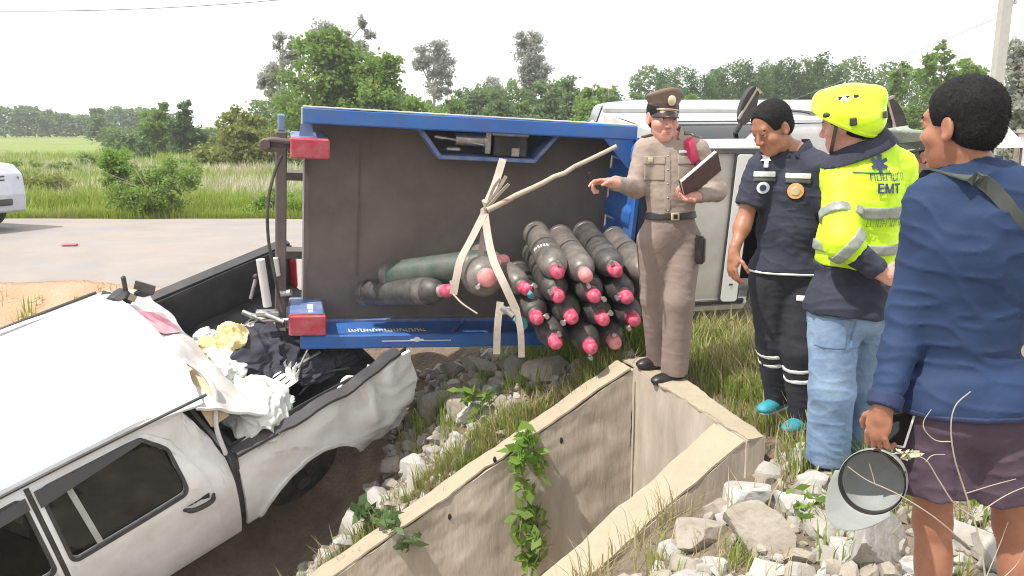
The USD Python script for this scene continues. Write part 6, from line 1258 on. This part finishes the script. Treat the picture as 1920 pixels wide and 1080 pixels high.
instancer('field_grass', fprot, np.c_[p, ground_z(p[:, 0], p[:, 1])], g_.uniform(0, 6.3, len(p)), g_.uniform(.55, 1.25, len(p)) * np.where(p[:, 1] < 15.7, .5, 1) * (.75 + .9 * np.clip(v + .3, 0, 1)), wh, 'tall weedy grass of the field beyond the road')
def shrub(label, px, Y_, w, h, n, lm, seed, leaf=.055, dz=0):
    t = thing('bush', label, 'bush', None, spot(px, Y_)); g_ = np.random.default_rng(seed)
    st = [tube(curve([(0, 0, -.05), (g_.normal(0, w * .18), g_.normal(0, w * .12), h * .5), (g_.normal(0, w * .32), g_.normal(0, w * .2), h * g_.uniform(.6, .95))], 7), np.linspace(.018, .005, 7), 5) for _ in range(14)]
    lb_ = [(g_.normal(0, w * .26), g_.normal(0, w * .18), h * g_.uniform(.2, .85), w * .22, w * .2, h * .22) for _ in range(16)]
    a, b = grow(lb_, h * .4, .02, n, leaf, seed, branch=False); obj('stems', st, 'bark', t); obj('foliage', b, lm, t, False)
shrub('big roadside bush across the road, dark at its foot', 275, 15.6, 1.35, 1.0, 4600, 'leaf_mid', 81)
shrub('bright green upright bush behind the big roadside bush', 225, 16.4, .8, 1.25, 2600, 'leaf_bright', 82)
shrub('low bush far out in the field', 180, 34, 1.3, .7, 900, 'leaf_mid', 84, .10); shrub('low bush farther left in the field', 112, 30, 1.1, .55, 800, 'leaf_mid', 85, .10); shrub('weed clump at the left edge of the field', 8, 26, 1.0, .8, 900, 'leaf_mid', 86, .09)
shrub('green weeds beside the truck tail across the road', 505, 15.6, .8, .5, 1200, 'leaf_bright', 87); shrub('brown green weeds behind the parked car', 70, 20, 1.4, .7, 1400, 'leaf_yellow', 88, .07)
# roadside verge blades across the road and around the wreck
vprot = [(blades(20, .17, .008, .08, 11), 'grass_green'), (blades(18, .13, .007, .08, 12), 'grass_dry'), (blades(24, .26, .009, .09, 13), 'grass_green'), (blades(16, .20, .006, .10, 14, .9), 'grass_dry')]
areas = [(1300, [(1.32, 4.25), (2.4, 4.0), (2.6, 6.6), (1.0, 7.0), (1.0, 6.0), (1.3, 5.6)], (1, 0, 1, 3)), (420, [(1.2, 5.35), (1.75, 4.6), (2.0, 5.2), (1.5, 6.2), (1.1, 6.2)], (0, 1, 0, 3)), (1300, [(-1.25, 4.75), (.75, 5.62), (.8, 6.05), (-.2, 5.75), (-1.4, 5.05)], (1, 3, 1, 0)), (250, [(.6, 5.9), (1.05, 5.9), (1.05, 6.6), (.4, 6.6)], (0, 2, 2, 1)),
         (120, [(-1.5, 3.6), (.2, 3.5), (.9, 3.9), (.6, 4.05), (-1.2, 3.9)], (1, 3, 3, 0)), (190, [(.2, 2.4), (2.4, 2.2), (2.5, 4.0), (1.4, 4.1), (.3, 3.2)], (1, 3, 3, 0)), (220, [(1.3, 3.5), (2.0, 3.3), (2.1, 3.9), (1.4, 4.1)], (0, 2, 1, 3)), (70, [(-7, 7.2), (-2.2, 7.3), (-2.2, 7.9), (-7, 7.9)], (1, 1, 0, 3)), (110, [(-.9, 6.2), (.6, 6.2), (.6, 7.2), (-.9, 7.2)], (0, 2, 1, 1))]
PP, WW = [], []
for k, (n, poly, pool) in enumerate(areas):
    p, g_ = sow(n, region(poly), 200 + k); keep = [i for i in range(len(p)) if not in_culvert(p[i], -.05)]; p = p[keep]; cl = nz(np.c_[p * 3, 0 * p[:, :1]], 1, k) + g_.normal(0, .1, len(p)); p = p[cl > -.12]
    PP.append(p); WW.append(np.array(pool)[g_.integers(0, 4, len(p))])
p = np.vstack(PP); g_ = np.random.default_rng(99)
instancer('verge_grass', vprot, np.c_[p, ground_z(p[:, 0], p[:, 1])], g_.uniform(0, 6.3, len(p)), g_.uniform(.6, 1.3, len(p)), np.concatenate(WW), 'dry and green tufts of grass around the culvert and rocks')
# climbing weeds on the wing walls, and other single plants
def weed(label, stems, lm, seed, leaf=.045, n=26, name='weed'):
    t = thing(name, label, 'weed', None, stems[0][0]); g_ = np.random.default_rng(seed); o = np.asarray(stems[0][0]); tb, C = [], []
    for s in stems:
        c = curve(s, 24); tb.append(tube(c - o, np.linspace(.006, .0025, 24), 5)); i = g_.integers(2, 24, n); C.append(c[i] - o + g_.normal(0, .035, (n, 3)))
    obj('stem', tb, 'stem_green', t); obj('leaves', leaf_mesh(np.vstack(C), leaf, g_, 2.0, .5), lm, t, False)
wf = lambda px, py, o=.03: (lambda r: np.array([0, 0, EYE]) + r * (((A0 + hd * .02) @ hd - np.array([0, 0, EYE]) @ hd) / (r @ hd)) + hd * o)(ray(px, py))   # on the near face of the left wing
weed('bright green weed hanging over the left wing wall of the culvert', [[wf(985, 800), wf(978, 845, .08), wf(972, 880, .10), wf(985, 915, .06)], [wf(985, 800), wf(965, 830, .1), wf(960, 870, .12)], [wf(990, 802), wf(1000, 850, .06), wf(1012, 880, .06)]], 'leaf_bright', 1, .05, 34)
weed('dark leafy vine trailing down the wing wall below the bright weed', [[wf(990, 910), wf(995, 960, .06), wf(985, 1010, .08), wf(990, 1060, .1)], [wf(985, 930), wf(1000, 985, .08), wf(1005, 1040, .08)], [wf(980, 950), wf(970, 1000, .06), wf(978, 1050, .1)]], 'leaf_mid', 2, .05, 40)
weed('weed clump growing at the bottom of the left wing wall', [[atz(700, 1000, -1.1), atz(720, 970, -.9), atz(740, 980, -.8)], [atz(700, 1000, -1.1), atz(690, 960, -.95), atz(670, 960, -.9)], [atz(705, 1005, -1.1), atz(730, 1000, -1.0), atz(770, 1020, -.95)]], 'leaf_dark', 3, .05, 50)
weed('green weed between the rocks behind the culvert', [[gz([-.25, 6.1]), gz([-.25, 6.1]) + [.03, -.05, .16], gz([-.25, 6.1]) + [.08, -.1, .28]], [gz([-.25, 6.1]), gz([-.25, 6.1]) + [-.07, -.05, .2], gz([-.25, 6.1]) + [-.12, -.08, .25]]], 'leaf_mid', 4, .05, 26)
weed('small green plant growing in front of the rescuer\'s shoe', [[gz([1.3, 3.45]), gz([1.3, 3.45]) + [.02, 0, .08], gz([1.3, 3.45]) + [.06, -.02, .15]], [gz([1.3, 3.45]), gz([1.3, 3.45]) + [-.04, 0, .08], gz([1.3, 3.45]) + [-.07, 0, .12]]], 'leaf_bright', 5, .03, 24)
# dry branching stalks close to the camera on the right
YD = 1.95
dry = thing('dry_stalks', 'pale dry branching stalks in front of the bare legs at the right', 'dry plant', None, at(1850, 1075, YD))
def dstalk(name, pts, r0, r1): obj(name, tube(curve([at(*p) for p in pts], 22) - at(1850, 1075, YD), np.linspace(r0 * .6, r1 * .6, 22), 6), 'twig_dry', dry)
dstalk('stalk', [(1850, 1100, YD), (1836, 1010, YD), (1812, 930, YD), (1790, 860, YD - .02), (1783, 800, YD - .03), (1792, 760, YD - .03), (1820, 734, YD - .04)], .0042, .0022)
dstalk('twig', [(1783, 828, YD - .02), (1755, 826, YD - .03), (1735, 808, YD - .04), (1732, 790, YD - .04), (1746, 768, YD - .05)], .0026, .0016)
dstalk('stalk', [(1826, 970, YD), (1790, 945, YD - .03), (1760, 900, YD - .04), (1735, 862, YD - .05), (1700, 852, YD - .06), (1672, 850, YD - .06)], .0034, .0018)
dstalk('twig', [(1736, 866, YD - .05), (1748, 854, YD - .05), (1772, 852, YD - .05)], .0022, .0014); dstalk('twig', [(1826, 970, YD), (1860, 945, YD - .02), (1900, 922, YD - .03), (1960, 900, YD - .03)], .0024, .0014); dstalk('twig', [(1812, 925, YD), (1860, 910, YD - .03), (1905, 898, YD - .03)], .0022, .0013)
dstalk('stalk', [(1835, 1040, YD), (1800, 1010, YD - .05), (1745, 965, YD - .08), (1680, 925, YD - .08), (1625, 900, YD - .08), (1590, 875, YD - .08)], .0032, .0018); dstalk('twig', [(1640, 906, YD - .08), (1636, 890, YD - .08), (1630, 870, YD - .08)], .002, .0013)
dstalk('twig', [(1850, 1080, YD), (1875, 1020, YD), (1890, 980, YD - .03)], .002, .0012); dstalk('twig', [(1860, 1100, YD), (1905, 1060, YD), (1930, 1010, YD - .03)], .002, .0012)
obj('seed_head', leaf_mesh(curve([at(1690, 851, YD - .06), at(1722, 852, YD - .06)], 26) - at(1850, 1075, YD) + .006 * rng.normal(size=(26, 3)), .010, rng, 2.2), 'grass_plume', dry, False)

# ------------------------------------------------------------------ utility pole and wires
pb_ = gz(at(1852, 300, 20.0)); pole = thing('utility_pole', 'grey concrete utility pole rising at the right edge of the sky', 'utility pole', None, pb_)
obj('shaft', extrude(rect(-.12, -.10, .12, .10, .02), 7.5).apply_transform(np.array([[1, 0, .008, 0], [0, 1, 0, 0], [0, 0, 1, 0], [0, 0, 0, 1.]])), 'pole_concrete', pole)
for z in (4.55, 4.75, 2.62): obj('bracket' if z > 4 else 'metal_band', [box((.19 + z * .008, 0, z), (.12, .05, .05), bevel=.01), cyl((.25, 0, z - .04), (.25, 0, z + .06), .03)] if z > 4 else [box((z * .008, 0, z), (.27, .23, .10)), box((z * .008, -.02, z - .13), (.26, .22, .05))], 'steel', pole)
def sagged(a, b, sag, n=26): t = np.linspace(0, 1, n)[:, None]; return lerp(0, 1, 0) * 0 + np.asarray(a) * (1 - t) + np.asarray(b) * t - np.array([0, 0, 1.]) * sag * 4 * t * (1 - t)
tag(obj('overhead_wire', tube(sagged(pb_ + [.1, 0, 4.3], at(1180, 330, 90) + [0, 0, 3], .6), .008, 5), 'wire'), 'thin wire dropping left from the utility pole', 'wire')
tag(obj('overhead_wire', tube(sagged(at(-60, 20, 17.5), at(700, -20, 20), .15), .010, 5), 'wire'), 'power cable across the top left corner of the sky', 'wire')
tag(obj('overhead_wire', tube(sagged(at(-60, 182, 60), at(620, 128, 60), .3), .012, 5), 'wire'), 'faint wire low over the left trees', 'wire')

# ------------------------------------------------------------------ passing car at the left edge
CRm = rotz(math.radians(-20)); CO2 = atz(22, 433, .06) - CRm @ np.array([.62, -.7, 0]) - [.78, .9, .0]
car = thing('silver_car', 'silver car front entering at the left edge on the far lane', 'car', None, CO2, CRm)
bodyp = sg.Polygon([(-3.2, .28), (-3.3, .9), (-2.9, 1.02), (-2.5, 1.52), (-1.1, 1.56), (-.15, 1.04), (.72, .96), (.93, .82), (.98, .52), (.94, .26)]).buffer(-.05).buffer(.05, 5)
arches = [sg.Point(.18, .33).buffer(.37), sg.Point(-2.45, .33).buffer(.37)]
bp = bodyp.difference(arches[0]).difference(arches[1])
def carside(m):
    v = m.vertices.copy(); z = v[:, 1]; y = v[:, 2] * (1 - .22 * np.clip((z - .95) / .6, 0, 1)) * (1 - .10 * np.clip((v[:, 0] - .4) / .6, 0, 1) ** 2); m.vertices = np.stack([v[:, 0], y, z], 1); return m
mb = extrude(bp, 1.70, .16); mb.apply_translation((0, 0, -.85)); mb = carside(mb); mb.fix_normals(); obj('body', mb, 'silver_paint', car, 40)
for zz in (-.858, .852):
    ww_ = extrude(sg.Polygon([(-2.65, 1.03), (-2.4, 1.46), (-1.15, 1.49), (-.35, 1.05)]), .006, .2); ww_.apply_translation((0, 0, zz)); obj('side_window', carside(ww_), 'glass_black', car)
obj('windscreen', box((-.62, 0, 1.30), (.98, 1.22, .012), roty(math.radians(29))), 'glass_black', car)
obj('grille', [box((.925, 0, .80 - .055 * k), (.05, .95, .022), bevel=.006) for k in range(2)], 'black_plastic', car); obj('grille_lower', [box((.965, 0, .42), (.05, 1.1, .10), bevel=.02)], 'black_plastic', car)
for s in (-1, 1): obj('headlight', box((.83, s * .62, .76), (.16, .30, .10), rotz(-s * .35), bevel=.03), 'clear_glass', car); obj('fog_light', box((.93, s * .66, .45), (.06, .16, .09), bevel=.02), 'black_plastic', car)
obj('number_plate', box((.985, 0, .58), (.02, .38, .15), bevel=.004), 'white_plain', car)
for cx in (.18, -2.45):
    for s in (-1, 1): wheel(lambda n, m, mt: obj(n, m, mt, car), (cx, s * .76, .32), (0, s, 0), .88)
tag(obj('red_debris', placed(box((0, 0, 0), (.19, .06, .03), rotz(.15), bevel=.008), np.eye(3), atz(131, 459, .075)), 'red_paint'), 'small red plastic fragment lying on the road', 'debris')

# ------------------------------------------------------------------ white van parked beyond the truck
VO = np.array([1.35, 13.6, .05]); van = thing('white_van', 'white van standing on the road behind the truck, only its roof showing', 'van', None, VO, rotz(math.radians(180)))
vp = sg.Polygon([(-3.4, .35), (-3.45, 1.85), (-3.3, 1.92), (-.45, 1.92), (-.02, 1.88), (.22, 1.22), (.50, 1.1), (.62, .9), (.62, .35)]).buffer(-.04).buffer(.04, 5).difference(sg.Point(.05, .35).buffer(.38)).difference(sg.Point(-2.6, .35).buffer(.38))
mv = extrude(vp, 1.68, .25); mv.apply_translation((0, 0, -.84)); v = mv.vertices; mv.vertices = np.stack([v[:, 0], v[:, 2] * (1 - .09 * np.clip((v[:, 1] - 1) / .9, 0, 1)), v[:, 1]], 1); mv.fix_normals(); obj('body', mv, 'white_paint', van, 40)
for s in (-1, 1): obj('side_window', [box((-.55 - .95 * k, s * .80, 1.45), (.8, .02, .46), rotx(s * .09), bevel=.004) for k in range(3)], 'glass_black', van)
obj('windscreen', box((.115, 0, 1.55), (.012, 1.35, .62), roty(math.radians(-20))), 'glass_black', van)
for s in (-1, 1): obj('mirror', [box((.18, s * .95, 1.50), (.08, .2, .24), bevel=.03), cyl((.2, s * .8, 1.4), (.18, s * .95, 1.45), .02)], 'white_paint', van)
for cx in (.05, -2.6):
    for s in (-1, 1): wheel(lambda n, m, mt: obj(n, m, mt, van), (cx, s * .74, .33), (0, s, 0), .9)
# white roadside stall and pale wall at the far right
stc = gz(at(1862, 300, 12.5)); stall = thing('white_canopy', 'small white peaked canopy on a dark frame behind the man in blue', 'canopy', None, stc)
cz = at(1862, 272, 12.5)[2] - stc[2]
obj('canopy', trimesh.convex.convex_hull([(-.32, -.4, cz), (.22, -.4, cz), (.22, .4, cz), (-.32, .4, cz), (-.06, -.1, cz + .42), (-.06, .1, cz + .42), (-.32, -.4, cz - .03), (.22, -.4, cz - .03), (.22, .4, cz - .03), (-.32, .4, cz - .03)]), 'white_plain', stall, False)
for k, (sx, sy) in enumerate(((-.28, -.36), (.18, -.36), (.18, .36), (-.28, .36))): obj('post', cyl((sx, sy, -.05), (sx, sy, cz), .018), 'dark_steel', stall)
obj('shelf', box((-.05, 0, cz - .45), (.46, .72, .03)), 'dark_steel', stall)
wl_ = gz(at(1925, 300, 14)); fw = thing('pale_wall', 'pale painted wall of a roadside hut at the right edge', 'wall', None, wl_)
obj('panel', [box((.33 * k, 0, .75), (.325, .06, 1.5), bevel=.01) for k in range(6)], 'white_dusty', fw); obj('cap_rail', box((.82, 0, 1.53), (2.02, .10, .06)), 'concrete', fw); obj('post', [cyl((-.18, 0, -.05), (-.18, 0, 1.35), .04)], 'bark', fw)

# ------------------------------------------------------------------ the hazy midday air
M['haze_air'] = usdkit.material(stage, '/World/Looks/haze_air', {'v': ('principled_volume', {'color': (.93, .95, .97), 'density': .0012, 'anisotropy': .3})}, [], volume='v.volume')
tag(obj('haze', placed(box((0, 0, 0), (420, 320, 17)), np.eye(3), (0, 120, 5.2)), 'haze_air', smooth=False), 'thin pale haze over the road and field', kind='stuff')
def dirt_fn(u, v):
    x = -11.0 + 6.6 * u; e = .75 * np.sin(np.pi * u) ** .6 * (1 + .5 * nz(np.stack([u * 6, v * 0, 0 * u], -1), 1, 5)); y = 16.4 + e * (2 * v - 1) + .03 * (x + 8)
    return np.stack([x, y, ground_z(x, y) + .03 * np.sin(np.pi * u) * np.sin(np.pi * v) + .012], -1)
mat('bare_sand', (.42, .29, .18), (.54, .40, .26), 1.5, .95, bump=.01, bscale=20, world=True)
tag(obj('dirt_patch', grid(40, 14, dirt_fn), 'bare_sand', smooth=True), kind='structure', label='bare sandy patch on the verge across the road')
